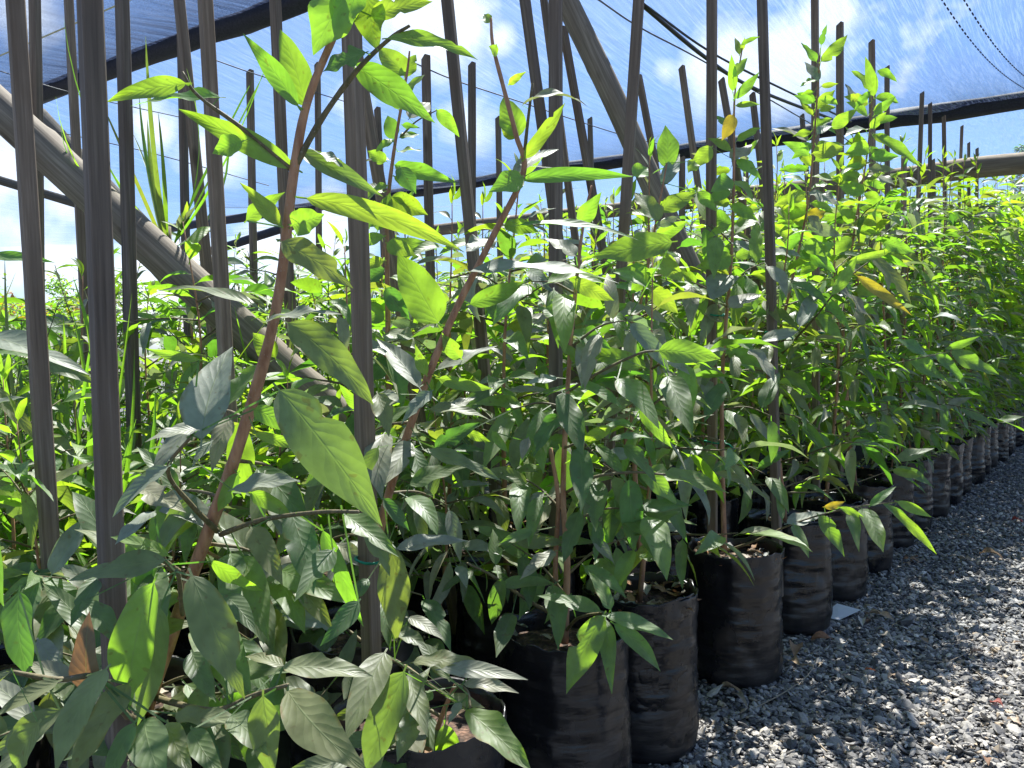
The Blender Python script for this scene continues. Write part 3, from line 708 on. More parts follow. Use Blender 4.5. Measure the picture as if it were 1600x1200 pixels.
B_leaves = [
 (768,36,756,22,11,G,.2,'y'),(777,84,764,72,15,G,.2,'y'),(795,132,822,112,13,G,.3,'y'),(808,215,788,148,40,G,.3,'y'),(806,215,782,196,28,G,.2,'y'),
 (816,165,918,163,22,62,1.2,'w'),(820,247,884,160,26,G,.3,'y'),(803,272,873,232,22,64,.4,'w'),(816,276,764,300,34,10,.4,'g'),(817,281,988,275,28,12,.4,'g'),(990,275,1012,262,20,G,.2,'y'),
 (772,375,727,393,36,62,.3,'w'),(812,352,998,373,20,68,.5,'d'),(788,352,842,362,28,G,.3,'y'),(825,340,868,325,16,62,.3,'w'),
 (684,505,621,396,72,G,.2,'y'),(666,585,648,538,70,12,.2,'g'),(735,424,968,440,40,64,.4,'w'),(735,475,822,440,34,G,.3,'y'),(686,592,771,608,24,G,.4,'y'),
 (684,577,778,540,24,64,.3,'w'),(674,612,627,662,36,62,.3,'w'),(670,640,766,655,20,62,.5,'o'),(655,605,588,528,30,55,.3,'w'),(590,615,608,682,30,40,.3,'o'),
 (640,690,597,762,46,60,.4,'w'),(645,700,668,765,32,28,.3,'d'),(680,700,749,660,32,30,.4,'d'),(640,757,737,728,34,34,.3,'d'),(662,703,786,752,24,62,.5,'o'),
 (612,855,620,1004,56,28,.4,'o',1.7),(620,858,734,845,26,64,.4,'w',1.8),(540,805,623,870,32,30,.5,'g',1.6),(638,965,695,1000,20,62,.4,'w'),(615,985,670,1016,30,45,.4,'o'),
 (601,1020,540,1158,66,28,.4,'o',1.5),(631,1050,570,1212,62,42,.3,'o',1.45),(646,1035,752,1036,30,48,.4,'o',1.6),(640,1053,668,1152,34,40,.3,'o',1.5),
 (590,700,560,760,36,35,.3,'o'),(570,830,610,900,34,40,.4,'o',1.75),(560,640,530,600,30,G,.3,'y'),(575,905,540,960,36,40,.4,'d',1.7),(700,640,745,620,22,60,.3,'w'),
 (720,560,690,520,26,G,.3,'g'),(600,780,640,830,34,40,.4,'d'),
]
hero('sapling', 'sapling with slender reddish stem leaning right and tall bare tip, centre left', 'sapling',
     [([(575,1030,2.15),(580,920,2.12),(600,800,2.08),(650,640,2.02),(705,500,1.98),(770,370,1.95),(818,270,1.93),(806,210,1.92),(785,130,1.92),(770,70,1.92),(767,28,1.92)], .0148, .003)],
     [([(818,270,1.93),(822,215,1.92),(832,130,1.9)], .005, .003),
      ([(580,1015,2.15),(630,1040,1.9),(680,1075,1.7),(730,1105,1.6)], .006, .003),
      ([(590,850,2.1),(612,850,1.8)], .005, .003)], B_leaves, 1.95, 2, 'saplings at the near left', autos=[
      ((576,1010,2.15),(480,960,2.3),'doog'),((580,930,2.13),(660,930,2.2),'dog'),((592,840,2.1),(480,860,2.3),'doow'),((610,770,2.07),(700,790,2.2),'dgow'),
      ((640,660,2.04),(560,690,2.15),'gow'),((575,1020,2.15),(500,1090,2.0),'doo'),((577,1000,2.15),(670,990,2.25),'doog')])
N_leaves = [
 (690,1046,825,1061,28,62,.4,'w'),(725,1069,811,1082,22,64,.4,'w'),(729,1110,832,1206,46,25,.3,'g'),(695,1132,708,1218,54,12,.3,'g'),(720,1098,700,1132,30,60,.8,'w'),
 (700,1090,758,1106,20,60,.3,'o'),(735,1050,690,1030,24,50,.4,'d'),(670,1080,640,1130,36,30,.4,'d'),(660,1110,620,1190,40,35,.3,'o'),(700,1060,650,1000,32,58,.3,'o'),
]
hero('sapling', 'low leafy shoot with long leaves over the bottom planter bag', 'sapling',
     [([(668,1190,1.72),(690,1120,1.66),(712,1070,1.6)], .006, .004)], [([(712,1070,1.6),(730,1080,1.55),(735,1105,1.5)], .004, .002)], N_leaves, 1.55, 3, 'saplings along the path', autos=[((668,1185,1.7),(600,1150,1.6),'dog'),((672,1175,1.7),(560,1185,1.55),'doo'),((690,1120,1.66),(620,1100,1.7),'dow')])
C_leaves = [
 (942,962,884,1084,52,20,.3,'g',2.),(946,968,956,1084,26,25,.5,'g',2.),(948,963,1052,999,40,38,.3,'g',2.),(960,975,1033,1049,26,28,.3,'g',2.),(938,955,838,930,24,55,.4,'g',2.),(954,952,920,893,32,30,.3,'g',2.),
 (785,905,768,976,40,28,.3,'d'),(800,960,775,1027,44,30,.3,'d'),(740,892,690,925,42,40,.3,'d'),(775,882,770,826,40,50,.3,'g'),(715,838,650,790,40,30,.3,'d'),(867,862,812,906,22,62,.4,'w'),(785,915,869,912,22,45,.4,'g'),
 (875,648,832,716,36,28,.3,'d'),(879,614,912,714,46,25,.3,'d'),(875,700,902,792,62,28,.3,'d'),(931,752,931,830,40,28,.3,'d'),(984,749,990,863,50,32,.3,'d',2.2),(965,592,1031,670,36,45,.4,'g',2.2),
 (1043,588,1083,682,34,30,.4,'d',2.3),(1030,548,1126,560,44,15,.3,'g',2.2),(1002,572,909,550,34,20,.4,'g'),(955,668,905,692,40,G,.2,'y'),(770,675,795,708,28,G,.2,'y'),(728,675,766,690,17,G,.2,'y'),(825,685,815,720,24,62,.3,'w'),
 (905,350,940,300,30,G,.3,'g'),(900,400,850,372,26,55,.3,'w'),(1050,378,924,402,52,22,.3,'g'),(895,440,960,470,28,G,.3,'y'),(890,500,840,480,28,30,.3,'g'),(893,520,955,545,30,45,.4,'g'),
 (940,720,1000,700,26,55,.4,'w'),(1000,735,1060,790,34,30,.5,'g',2.2),(1010,740,1140,770,46,45,.4,'g',2.3),(1020,745,1075,850,30,28,.5,'d',2.3),(960,780,950,860,34,30,.3,'d'),(905,800,880,880,34,35,.3,'d'),(990,860,960,930,40,35,.3,'g'),
 (870,590,820,600,26,55,.4,'w'),(905,600,975,640,30,38,.4,'g'),(850,770,800,810,34,55,.3,'w'),(830,830,780,850,30,40,.4,'g'),(1000,640,1050,700,26,G,.4,'y'),(890,930,850,975,30,35,.3,'d'),
 (905,570,870,530,26,50,.3,'g'),(925,840,960,880,30,58,.3,'w'),(1000,870,1048,880,38,55,.3,'g',2.4),
]
hero('sapling', 'sapling behind a stake, with dark hanging leaves and a low five-leaf spray', 'sapling',
     [([(882,1005,2.28),(886,880,2.28),(880,760,2.3),(890,560,2.32),(905,400,2.34),(915,330,2.34),(925,290,2.34)], .0115, .003),
      ([(870,1000,2.3),(868,880,2.3),(872,780,2.3),(860,700,2.3)], .009, .005)],
     [([(885,985,2.28),(905,965,2.15),(942,958,2.02),(955,965,2.0)], .005, .003),
      ([(884,770,2.3),(930,745,2.2),(990,738,2.2),(1040,742,2.2)], .005, .003),
      ([(890,610,2.3),(940,580,2.25),(1000,552,2.2),(1032,548,2.2)], .005, .003),
      ([(872,965,2.3),(820,935,2.25),(770,900,2.2),(730,880,2.15)], .006, .003)], C_leaves, 2.25, 4, 'saplings along the path', autos=[
      ((884,930,2.28),(800,850,2.35),'dogg'),((884,900,2.28),(980,840,2.3),'dddg'),((880,800,2.3),(800,740,2.4),'gogw'),((882,700,2.3),(970,690,2.2),'dddg'),
      ((884,820,2.3),(1010,800,2.3),'dddg'),((890,640,2.3),(800,640,2.4),'gyw'),((895,540,2.32),(980,500,2.3),'gyw'),((900,460,2.33),(830,440,2.4),'gyw')])
U_leaves = [
 (633,118,592,74,38,G,.3,'y'),(617,258,715,286,28,15,.6,'g'),(683,172,718,214,24,G,.4,'y'),(625,262,650,303,30,30,.3,'d'),(610,310,669,336,38,G,.3,'y'),(603,252,574,236,26,G,.2,'y'),(615,217,606,180,26,G,.2,'g'),
 (632,120,650,85,24,G,.3,'y'),(640,185,672,160,24,40,.3,'w'),(625,215,655,210,24,40,.3,'g'),(600,330,570,360,30,30,.3,'g'),(605,380,650,400,30,G,.3,'y'),(600,420,560,450,34,30,.3,'d'),(603,450,640,500,36,30,.3,'d'),
 (600,500,560,480,30,G,.3,'g'),(605,520,650,545,30,60,.3,'w'),(598,300,560,290,24,60,.3,'w'),(590,360,610,300,30,15,.3,'g'),(606,560,570,600,34,28,.3,'d'),
]
hero('sapling', 'upright sapling behind the thick middle stake, small bright leaves against the net', 'sapling',
     [([(612,900,2.9),(610,700,2.9),(606,500,2.9),(605,340,2.9),(615,240,2.88),(635,120,2.86),(640,80,2.86)], .014, .003)], [([(625,215,2.88),(650,190,2.87),(683,172,2.86)], .004, .002)], U_leaves, 2.85, 5, 'saplings crowded in the block', climb=(130, 560, 22, 40, 75))
D_leaves = [(1041,262,1040,195,36,G,.2,'g'),(1036,290,1062,240,20,55,.3,'w'),(1085,252,1075,270,20,G,.2,'y'),(1030,330,1090,300,26,G,.3,'y'),(1028,345,990,300,28,40,.3,'o'),(1020,400,1070,440,38,G,.3,'y'),(1015,420,985,460,30,G,.3,'g'),
 (1025,370,1075,345,26,G,.3,'y'),(1015,450,1060,490,34,G,.3,'y'),(1008,480,960,500,30,60,.3,'w'),(1000,520,1045,550,34,60,.3,'w'),(1090,300,1120,330,22,G,.3,'y'),(1005,440,960,420,28,30,.3,'g'),(1000,560,960,600,36,40,.3,'g'),(1000,580,1050,620,36,20,.3,'g')]
hero('sapling', 'thin sapling topped by one upright oval leaf, right of the leaning gum pole', 'sapling',
     [([(1000,860,2.95),(990,700,2.95),(985,560,2.95),(1010,430,2.95),(1030,320,2.93),(1042,255,2.92)], .011, .0025)], [], D_leaves, 2.9, 6, 'saplings crowded in the block', climb=(330, 640, 16, 50, 75))
E_leaves = [(1145,142,1143,85,17,G,.2,'y'),(1148,154,1187,112,15,G,.3,'g'),(1158,70,1187,57,9,G,.3,'y'),(1145,180,1128,220,22,G,.3,'Y'),(1112,230,1075,268,24,G,.3,'y'),(1150,165,1188,163,11,G,.4,'y'),(1146,120,1168,90,12,G,.2,'g'),
 (1155,85,1148,58,8,G,.2,'y'),(1158,80,1164,58,8,G,.2,'y'),(1145,250,1175,225,20,60,.3,'w'),(1143,280,1110,300,22,G,.3,'g'),(1143,320,1185,345,22,G,.3,'y'),(1142,350,1100,330,26,20,.3,'g'),(1145,380,1190,400,24,60,.3,'w'),
 (1142,400,1095,420,26,G,.3,'y'),(1140,430,1110,470,34,62,.3,'w'),(1140,480,1190,460,26,60,.3,'w'),(1138,500,1100,540,30,30,.3,'g'),(1135,540,1180,580,30,30,.3,'g'),(1133,600,1100,660,32,30,.3,'d'),(1133,640,1170,690,30,45,.3,'g'),(1130,720,1100,770,30,30,.3,'d'),(1130,700,1165,760,26,30,.3,'g'),
 # long side branch over the path
 (1402,784,1456,808,15,G,.4,'y',3.),(1395,796,1464,866,17,12,.3,'y',3.),(1347,795,1381,863,25,25,.3,'g',3.),(1330,795,1342,862,16,25,.3,'g',3.),(1280,806,1320,870,27,25,.3,'g',3.),(1240,820,1264,872,22,30,.4,'g',3.),(1312,793,1352,810,12,G,.3,'y',3.),(1288,792,1320,784,11,G,.3,'Y',3.),
 (1222,812,1218,744,12,20,.2,'g',3.),(1380,788,1445,845,12,15,.4,'g',3.),(1230,818,1290,800,20,60,.3,'w',3.),(1360,790,1400,760,14,50,.3,'g',3.)]
hero('sapling', 'sapling with a yellowing leaf near its tip and a long branch reaching over the path', 'sapling',
     [([(1132,862,3.2),(1128,700,3.22),(1130,560,3.24),(1143,400,3.26),(1147,240,3.27),(1148,150,3.27),(1160,75,3.27)], .0115, .0025)],
     [([(1135,860,3.2),(1180,845,3.1),(1240,818,3.0),(1320,795,3.0),(1402,784,3.0)], .005, .002)], E_leaves, 3.2, 7, 'saplings along the path', climb=(200, 560, 24, 40, 75), autos=[
      ((1130,690,3.22),(1060,690,3.2),'dgow'),((1130,640,3.23),(1205,650,3.15),'gdow'),((1131,590,3.24),(1065,560,3.2),'gyow'),((1131,560,3.24),(1200,530,3.15),'gyow'),
      ((1135,480,3.25),(1080,440,3.2),'gyw'),((1138,450,3.25),(1195,410,3.2),'gyw'),((1128,730,3.22),(1195,740,3.1),'dgo'),((1143,380,3.26),(1100,350,3.2),'yg')])
F_leaves = [(1283,96,1325,54,18,G,.2,'y'),(1283,70,1292,38,11,30,.3,'d'),(1275,96,1251,66,13,25,.3,'g'),(1278,126,1257,96,15,60,.3,'w'),(1272,160,1245,145,16,G,.3,'g'),(1274,170,1305,140,18,G,.3,'y'),(1272,200,1300,185,20,30,.3,'g'),(1270,240,1318,230,26,G,.5,'y'),
 (1268,260,1240,225,16,G,.3,'y'),(1262,220,1205,200,18,60,.4,'w'),(1265,300,1312,320,24,55,.3,'w'),(1260,320,1210,345,26,G,.3,'y'),(1258,350,1212,318,24,G,.4,'y'),(1262,340,1290,330,20,G,.4,'Y'),(1255,380,1300,400,26,G,.3,'y'),(1250,400,1200,395,26,60,.4,'w'),(1245,440,1180,470,28,58,.3,'w'),(1240,460,1290,500,28,G,.3,'g'),(1232,520,1190,560,30,40,.3,'g'),(1225,580,1270,620,30,30,.3,'g'),
 (1220,620,1250,700,24,30,.3,'g'),(1215,625,1190,612,22,G,.3,'Y'),
 # branch rising right with yellow leaves
 (1340,432,1426,494,20,15,.3,'Y',3.6),(1325,410,1402,388,14,G,.3,'y',3.6),(1310,450,1370,510,26,60,.3,'w',3.6),(1360,400,1425,475,24,60,.3,'o',3.6),(1300,460,1340,400,20,G,.3,'y',3.6),(1280,490,1320,540,22,30,.3,'g',3.6),
 (1380,380,1430,395,22,G,.3,'g',3.6),(1250,510,1275,450,20,60,.3,'w',3.6),
 (1400,720,1460,700,20,60,.3,'o',4.2),(1402,730,1460,762,14,20,.3,'y',4.2),(1400,738,1448,772,20,40,.3,'g',4.2),(1395,735,1440,745,16,G,.3,'y',4.2)]
hero('sapling', 'sapling with a leafy forked tip and a side branch carrying two yellow leaves', 'sapling',
     [([(1222,775,4.0),(1215,680,4.0),(1212,560,4.0),(1235,450,4.0),(1262,320,3.98),(1274,190,3.96),(1282,75,3.95)], .0125, .003)],
     [([(1215,560,4.0),(1270,500,3.7),(1330,430,3.6),(1420,370,3.6)], .006, .002), ([(1222,770,4.0),(1300,765,4.1),(1400,732,4.2)], .005, .002)], F_leaves, 3.95, 8, 'saplings along the path', climb=(120, 520, 40, 36, 72))
H_leaves = [(1486,550,1562,586,26,22,.3,'g'),(1462,552,1512,608,18,35,.3,'g'),(1420,560,1482,597,22,25,.3,'y'),(1478,545,1532,525,13,G,.3,'y'),(1450,556,1400,530,20,50,.3,'g'),(1300,200,1340,170,22,G,.3,'g'),(1365,150,1352,88,20,G,.3,'y'),(1372,110,1402,128,14,G,.4,'y'),
 (1366,180,1400,150,16,30,.3,'g'),(1362,140,1330,110,16,30,.3,'g'),(1360,200,1385,175,16,G,.3,'y'),(1368,210,1440,262,18,20,.3,'g'),(1358,230,1320,240,26,G,.3,'y'),(1360,240,1395,250,30,30,.3,'d'),(1355,270,1400,290,26,60,.3,'w'),(1350,300,1310,290,26,G,.3,'g'),(1352,250,1320,265,26,G,.3,'y'),
 (1340,330,1290,350,26,20,.3,'g'),(1342,320,1400,330,26,G,.3,'y'),(1330,400,1380,420,26,G,.3,'y'),(1325,450,1285,440,26,60,.3,'w'),(1345,170,1320,130,14,60,.3,'w')]
hero('sapling', 'sapling with bright tip between two bare stake tops and a branch arching over the path', 'sapling',
     [([(1328,725,4.9),(1322,600,4.9),(1318,500,4.9),(1335,360,4.9),(1355,240,4.88),(1366,110,4.86)], .014, .003)],
     [([(1320,590,4.9),(1390,570,4.7),(1480,550,4.6)], .006, .002), ([(1355,240,4.9),(1325,220,4.9),(1300,200,4.9)], .004, .002)], H_leaves, 4.85, 9, 'saplings along the path', climb=(140, 480, 36, 36, 62))
K_leaves = [(1450,632,1444,672,19,28,.3,'g'),(1472,632,1476,692,21,25,.3,'g'),(1490,636,1517,682,21,28,.3,'g'),(1432,636,1408,672,19,30,.3,'g'),(1500,640,1560,668,14,20,.3,'g'),(1545,652,1606,676,17,45,.3,'g'),(1560,660,1600,650,14,60,.3,'o'),(1480,640,1520,620,15,60,.3,'w'),(1460,632,1450,605,15,50,.3,'g'),(1440,636,1420,610,16,60,.3,'w'),(1470,690,1500,720,12,G,.3,'y'),(1410,700,1450,740,20,30,.3,'g')]
hero('sapling', 'sapling shoot with drooping oval leaves hanging over the far bags', 'sapling',
     [([(1400,715,5.9),(1405,660,5.9),(1420,640,5.9)], .008, .005)], [([(1420,640,5.9),(1480,632,5.7),(1560,655,5.6)], .005, .002)], K_leaves, 5.75, 10, 'saplings along the path')
# leaf poking in from the left edge
hero('sapling', 'sapling mostly out of frame at the left edge, long leaves poking in', 'sapling',
     [([(-90,1000,2.25),(-100,700,2.25),(-90,420,2.25)], .012, .006)], [([(-92,500,2.25),(-50,530,2.25),(-10,525,2.25)], .004, .002)],
     [(-20,400,86,410,16,40,.2,'g'),(-15,525,140,585,36,60,.5,'w'),(-20,600,66,698,22,50,.5,'o'),(-20,740,60,830,60,20,.4,'o'),(-30,640,40,620,20,60,.4,'w'),(-15,790,5,950,50,30,.2,'d',1.5),(-20,850,40,880,30,60,.3,'w'),(-30,540,110,560,30,40,.4,'g',2.3),(60,560,150,600,30,40,.4,'o',2.3)], 2.25, 11, 'saplings at the near left')
# ------------------------------------------------------------ stakes
def stake(p0, p1, wd, label, ties=(), group='timber stakes among the saplings', mat='stake', seed=0):
    r = random.Random(seed); ax = p1-p0; Ln = ax.length
    t_ = thing('timber_stake', label, 'stake', p0, 0, group)
    q = UP.rotation_difference(ax.normalized())
    n = 14; V = []; a0 = r.uniform(-.35, .35); h = wd/2*.81; c = h*.84
    prof = [(h, -c), (h, c), (c, h), (-c, h), (-h, c), (-h, -c), (-c, -h), (c, -h)]
    o = Vector((seed*3.3, 0, 0))
    for i in range(n+1):
        z = Ln*i/n; bx = .006*mnoise.noise(Vector((0, 0, z*.9))+o); by = .006*mnoise.noise(Vector((5, 0, z*.9))+o); s_ = 1+.05*mnoise.noise(Vector((2, 0, z*3))+o)
        tw = a0+.12*mnoise.noise(Vector((8, 0, z*.4))+o)
        for k, (x, y) in enumerate(prof):
            zz = z+(.01*x/h if i == n else 0)
            V.append((bx+s_*(x*math.cos(tw)-y*math.sin(tw)), by+s_*(x*math.sin(tw)+y*math.cos(tw)), zz))
    Fc = [(i*8+k, i*8+(k+1) % 8, (i+1)*8+(k+1) % 8, (i+1)*8+k) for i in range(n) for k in range(8)]
    Fc += [tuple(range(n*8, n*8+8)), tuple(reversed(range(8)))]
    me = bpy.data.meshes.new('post'); me.from_pydata(V, [], Fc); me.materials.append(M[mat]); me.update()
    po = link('post', me, t_); po.rotation_mode = 'QUATERNION'; po.rotation_quaternion = q
    for z in ties:
        T = Tubes(4); rr = wd*.85
        T.add([(math.cos(a)*rr+.012, math.sin(a)*rr, z+.004*math.sin(a*2)) for a in np.linspace(0, 2*PI, 17)], .004)
        T.add([(rr, 0, z), (rr+.03, .01, z-.01), (rr+.05, .015, z-.03)], .004)
        to = link('tie', T.mesh('tie', M['tie']), t_); to.rotation_mode = 'QUATERNION'; to.rotation_quaternion = q; tag(to, 'green tape tie')
    return t_
ST = [ # topx,topy,lowx,lowy,width px,label
 (22,0,90,1010,30,'weathered dark stake, the leftmost one, leaning right towards its foot'),
 (54,0,60,500,17,'pale brown stake just right of the leftmost dark stake, its foot hidden in leaves'),
 (107,0,131,450,14.5,'thin grey stake close left of the thickest stake'),
 (141,0,184,1030,40,'thickest dark stake, at the near left in front of the diagonal pole'),
 (191,0,204,460,20,'grey stake close right of the thickest stake'),
 (283,52,291,380,13,'short-topped grey stake behind a leaning taller one at the upper left'),
 (280,0,324,430,17,'grey stake leaning right, standing close left of a very dark stake'),
 (320,0,356,640,23,'very dark stake passing in front of the lower diagonal pole'),
 (390,112,395,390,11.5,'short slim stake with its top showing below the wire, left of the leaning stem'),
 (430,15,446,330,17,'grey stake behind the two upright bright leaves at the upper left'),
 (496,100,498,330,9.5,'very thin far stake seen between the leaning stem and the thick middle stake'),
 (548,-10,578,960,30,'thick dark stake in the left middle, just right of the nearest leaning stem'),
 (553,60,600,330,19,'brown round-edged stake leaning out from behind the thick middle stake'),
 (665,90,673,430,14,'pale grey stake whose flat top stands above a curled bright leaf'),
 (699,0,771,720,20,'long grey stake leaning right, left of the sapling with the bare tip'),
 (737,101,738,400,12,'slim stake with flat top touching the long leaning stake'),
 (778,184,782,420,9,'thin far stake below the bare tip of the centre left sapling'),
 (820,0,868,350,17,'grey stake leaning right behind the curled grey leaf'),
 (869,0,868,975,21.5,'straight brown stake beside the sapling with dark hanging leaves'),
 (850,0,895,345,13,'blackish thin pole leaning behind the straight brown stake'),
 (880,45,938,370,13,'thin grey stake leaning right, between the straight brown stake and the gum pole'),
 (922,185,928,390,9,'short brown far stake left of the leaning gum pole'),
 (998,-5,962,560,19.5,'grey stake leaning left, crossing the leaning gum pole'),
 (998,120,1038,330,12,'thin stake leaning right behind the crossing of stake and gum pole'),
 (1065,105,1095,320,10.5,'thin leaning stake with free top above the upright oval leaf'),
 (1112,-5,1112,862,18,'reddish brown stake standing in the bag with the heap of dry leaves'),
 (1126,125,1172,380,12,'thin leaning stake just right of the reddish brown stake'),
 (1176,147,1192,300,9.5,'short stake top leaning towards the tall grey stake beside the yellowing leaf'),
 (1191,-5,1212,770,16.5,'tall grey stake right of the sapling with the yellowing leaf'),
 (1273,-5,1276,765,12.8,'tall grey stake behind the forked leafy tip'),
 (1313,38,1312,735,10.8,'upright stake with flat free top, right of the forked leafy tip'),
 (1362,65,1366,700,10,'upright stake rising behind the bright leafy tip beside the path row'),
 (1386,105,1388,500,9,'stake whose top ends just above a curled leaf, right of the bright tip'),
 (1441,145,1431,420,10,'stake leaning slightly left in front of the timber rail, above the dark roof beam'),
 (1453,162,1453,420,9.5,'upright stake in front of the rail, just right of the left-leaning one'),
 (1475,182,1477,420,8.5,'stake with pale chipped top, crossing the dark roof beam'),
 (1503,197,1495,420,7.6,'stake leaning left, its top just below the dark roof beam'),
 (1514,223,1514,420,6.4,'small far stake top right of the left-leaning one below the beam'),
 (1527,232,1526,420,6,'farthest small stake top, beside the leaves poking above the rail'),
 (1253,180,1266,330,8,'short stake top leaning right, between two taller stakes above the rail'),
 (1165,247,1168,340,8,'stubby stake end just above the rail right of the reddish stake'),
 (1066,247,1066,330,10,'stubby stake end under the dark beam right of the gum pole'),
 (1413,242,1412,330,7.5,'stubby stake end left of the rail joint'),
 (1458,250,1459,300,7,'very short stake end peeping over the rail'),
 (590,170,597,330,10,'thin stake behind the upright sapling with small bright leaves'),
]
for i, (x1, y1, x2, y2, wp, lab) in enumerate(ST):
    wd = .046; d = wd*F/wp
    if x1 > 1300: wd = .044; d = 1.3/(.5736-.8192*(x1-800)/F)
    T1 = at(x1, y1, d); T0 = at(x2, y2, d); ax = (T1-T0)
    k0 = (.2-T0.z)/ax.z; p0 = T0+ax*k0
    if y1 <= 15: p1 = T0+ax*((max(3.1, T1.z+.12)-T0.z)/ax.z)
    else: p1 = T1
    ties = ()
    Ln = (p1-p0).length
    def zof(py): return (at(x2, py, d).z-.2)
    if i in (25,): ties = (zof(493), zof(690))
    if i in (28, 29): ties = (zof(520),)
    if i in (11,): ties = (zof(872),)
    stake(p0, p1, wd, lab, ties, seed=i+1)
# ------------------------------------------------------------ poles, rail, beams
def pole(name, label, cat, pts, r0, r1, mat, knots=4, seed=1, k=20, wob=.08):
    """pts world; long axis of the material follows local Z"""
    P0, P1 = Vector(pts[0]), Vector(pts[-1]); ax = P1-P0; Ln = ax.length; q = UP.rotation_difference(ax.normalized())
    o = link(name, None); V = []; n = 60; r = random.Random(seed)
    kn = [(r.uniform(.1, .9)*Ln, r.uniform(0, 6.28)) for _ in range(knots)]
    for i in range(n+1):
        z = Ln*i/n; rr = r0+(r1-r0)*i/n
        bx = r0*.25*mnoise.noise(Vector((seed, 0, z*.7))); by = r0*.25*mnoise.noise(Vector((seed, 9, z*.7)))
        for j in range(k):
            a = 2*PI*j/k; e = 1+wob*mnoise.noise(Vector((math.cos(a)*1.2+seed, math.sin(a)*1.2, z*1.6)))
            for kz, ka in kn:
                da = math.atan2(math.sin(a-ka), math.cos(a-ka)); e += .16*math.exp(-((z-kz)/.045)**2-(da/.35)**2)
            V.append((bx+math.cos(a)*rr*e, by+math.sin(a)*rr*e, z))
    Fc = [(i*k+j, i*k+(j+1) % k, (i+1)*k+(j+1) % k, (i+1)*k+j) for i in range(n) for j in range(k)]
    Fc += [tuple(range(n*k, n*k+k)), tuple(reversed(range(k)))]
    me = bpy.data.meshes.new(name); me.from_pydata(V, [], Fc); me.polygons.foreach_set('use_smooth', [True]*(len(Fc)-2)+[False]*2); me.materials.append(mat); me.update()
    bpy.data.objects.remove(o); o = link(name, me); o.location = P0; o.rotation_mode = 'QUATERNION'; o.rotation_quaternion = q
    return tag(o, label, cat)
pole('gum_pole', 'thick weathered gum pole sloping down from the left edge behind the dark stakes', 'timber pole', [at(-120, 62, 3.3), at(210, 345, 3.2), at(560, 680, 3.1)][::2], .075, .07, M['pole'], 6, 3)
pole('gum_pole', 'thinner gum pole sloping down just behind the thick one at the left', 'timber pole', [at(60, 180, 5.2), at(420, 560, 5.0)], .055, .05, M['pole'], 3, 5)
pole('gum_pole', 'leaning gum pole with a knot, crossed by a grey stake at the top centre', 'timber pole', [at(850, -70, 4.3), at(1150, 570, 4.1)], .062, .056, M['pole'], 5, 8)
def xline(yw, z, xa, xb): return [(xa, yw, z), (xb, yw, z)]
# H above eye = offset/F*d ; frames run across the rows (world X)
pole('timber_rail', 'round timber rail crossing behind the saplings under the far dark beam', 'timber rail', [(-9, 10.35, 3.27), (2.6, 10.35, 3.27)], .09, .125, M['pole'], 9, 11)
pole('roof_beam', 'dark net-wrapped roof beam crossing the right half above the rail', 'roof beam', [(-16, 10.2, 3.9), (9, 10.2, 3.9)], .08, .11, M['wrap'], 7, 13, wob=.3)
pole('roof_beam', 'dark net-wrapped roof beam slanting across the top left corner', 'roof beam', [(-16, 4.25, 3.9), (9, 4.25, 3.9)], .09, .08, M['wrap'], 7, 17, wob=.3)
pole('timber_rail', 'low dark rail at the far left under the thick sloping pole', 'timber rail', [at(-260, 205, 6.5), at(230, 350, 6.5)], .035, .035, M['pole'], 3, 19)
pole('timber_rail', 'thin dark rail rising to the right far behind the leaning stem', 'timber rail', [at(330, 392, 12), at(480, 345, 11)], .06, .06, M['wrap'], 3, 23)
pole('roof_post', 'grey gum post under the far beam behind the saplings', 'post', [(-4.9, 10.1, 0), (-4.9, 10.1, 3.85)], .06, .055, M['pole'], 3, 29)
# ------------------------------------------------------------ shade net
def roofz(y):
    K = [(-8, 3.9), (-1.7, 3.9), (4.25, 4.0), (10.2, 4.0), (16.2, 5.3), (22, 5.3), (30, 5.2), (40, 5.0)]
    for (a, za), (b, zb) in zip(K, K[1:]):
        if a <= y <= b:
            f = (y-a)/(b-a); return za+(zb-za)*f, f
    return 5., 0
def net_sheet(name, label, y0, y1, x0=-22, x1=9, sag=.28, mat='net', dz=0., ny=40, nx=150, rip=.05, extra=None):
    V = []
    for i in range(ny+1):
        y = y0+(y1-y0)*i/ny
        for j in range(nx+1):
            x = x0+(x1-x0)*j/nx
            z, f = roofz(min(max(y, y0+1e-4), y1-1e-4))
            z += -sag*math.sin(PI*(i/ny))+dz+rip*mnoise.noise(Vector((x*1.5, y*.25, dz)))*(.4+math.sin(PI*i/ny))+.02*mnoise.noise(Vector((x*5, y*.6, 3)))
            if extra: z += extra(x, y)
            V.append((x, y, z))
    idx = np.arange(len(V)).reshape(ny+1, nx+1)
    Fq = np.stack([idx[:-1, :-1], idx[:-1, 1:], idx[1:, 1:], idx[1:, :-1]], -1).reshape(-1, 4)
    return tag(link(name, mesh_np(name, np.array(V), Fq, M[mat])), label, 'shade net', 'shade nets of the roof')
net_sheet('shade_net', 'blue-grey shade net in the top left corner, before the slanting beam', -6, 4.3, sag=.0, extra=lambda x, y: -.16*math.sin(PI*min(max((y+1.7)/6, 0), 1)))
net_sheet('shade_net', 'wide translucent blue shade net filling the top centre and right, up to the far beam', 4.3, 10.25)
net_sheet('shade_net', 'far shade net beyond the far dark beam, sloping up behind the rail', 10.25, 22, sag=.35)
net_sheet('shade_net', 'farthest pale shade net near the horizon at the left', 22, 40, -40, 12, sag=.3)
net_sheet('folded_net', 'dark doubled fold of shade net hanging along the slanting top left beam', 1.6, 4.22, -16, -4.2, sag=.14, mat='net2', dz=-.07, ny=14, rip=.12)
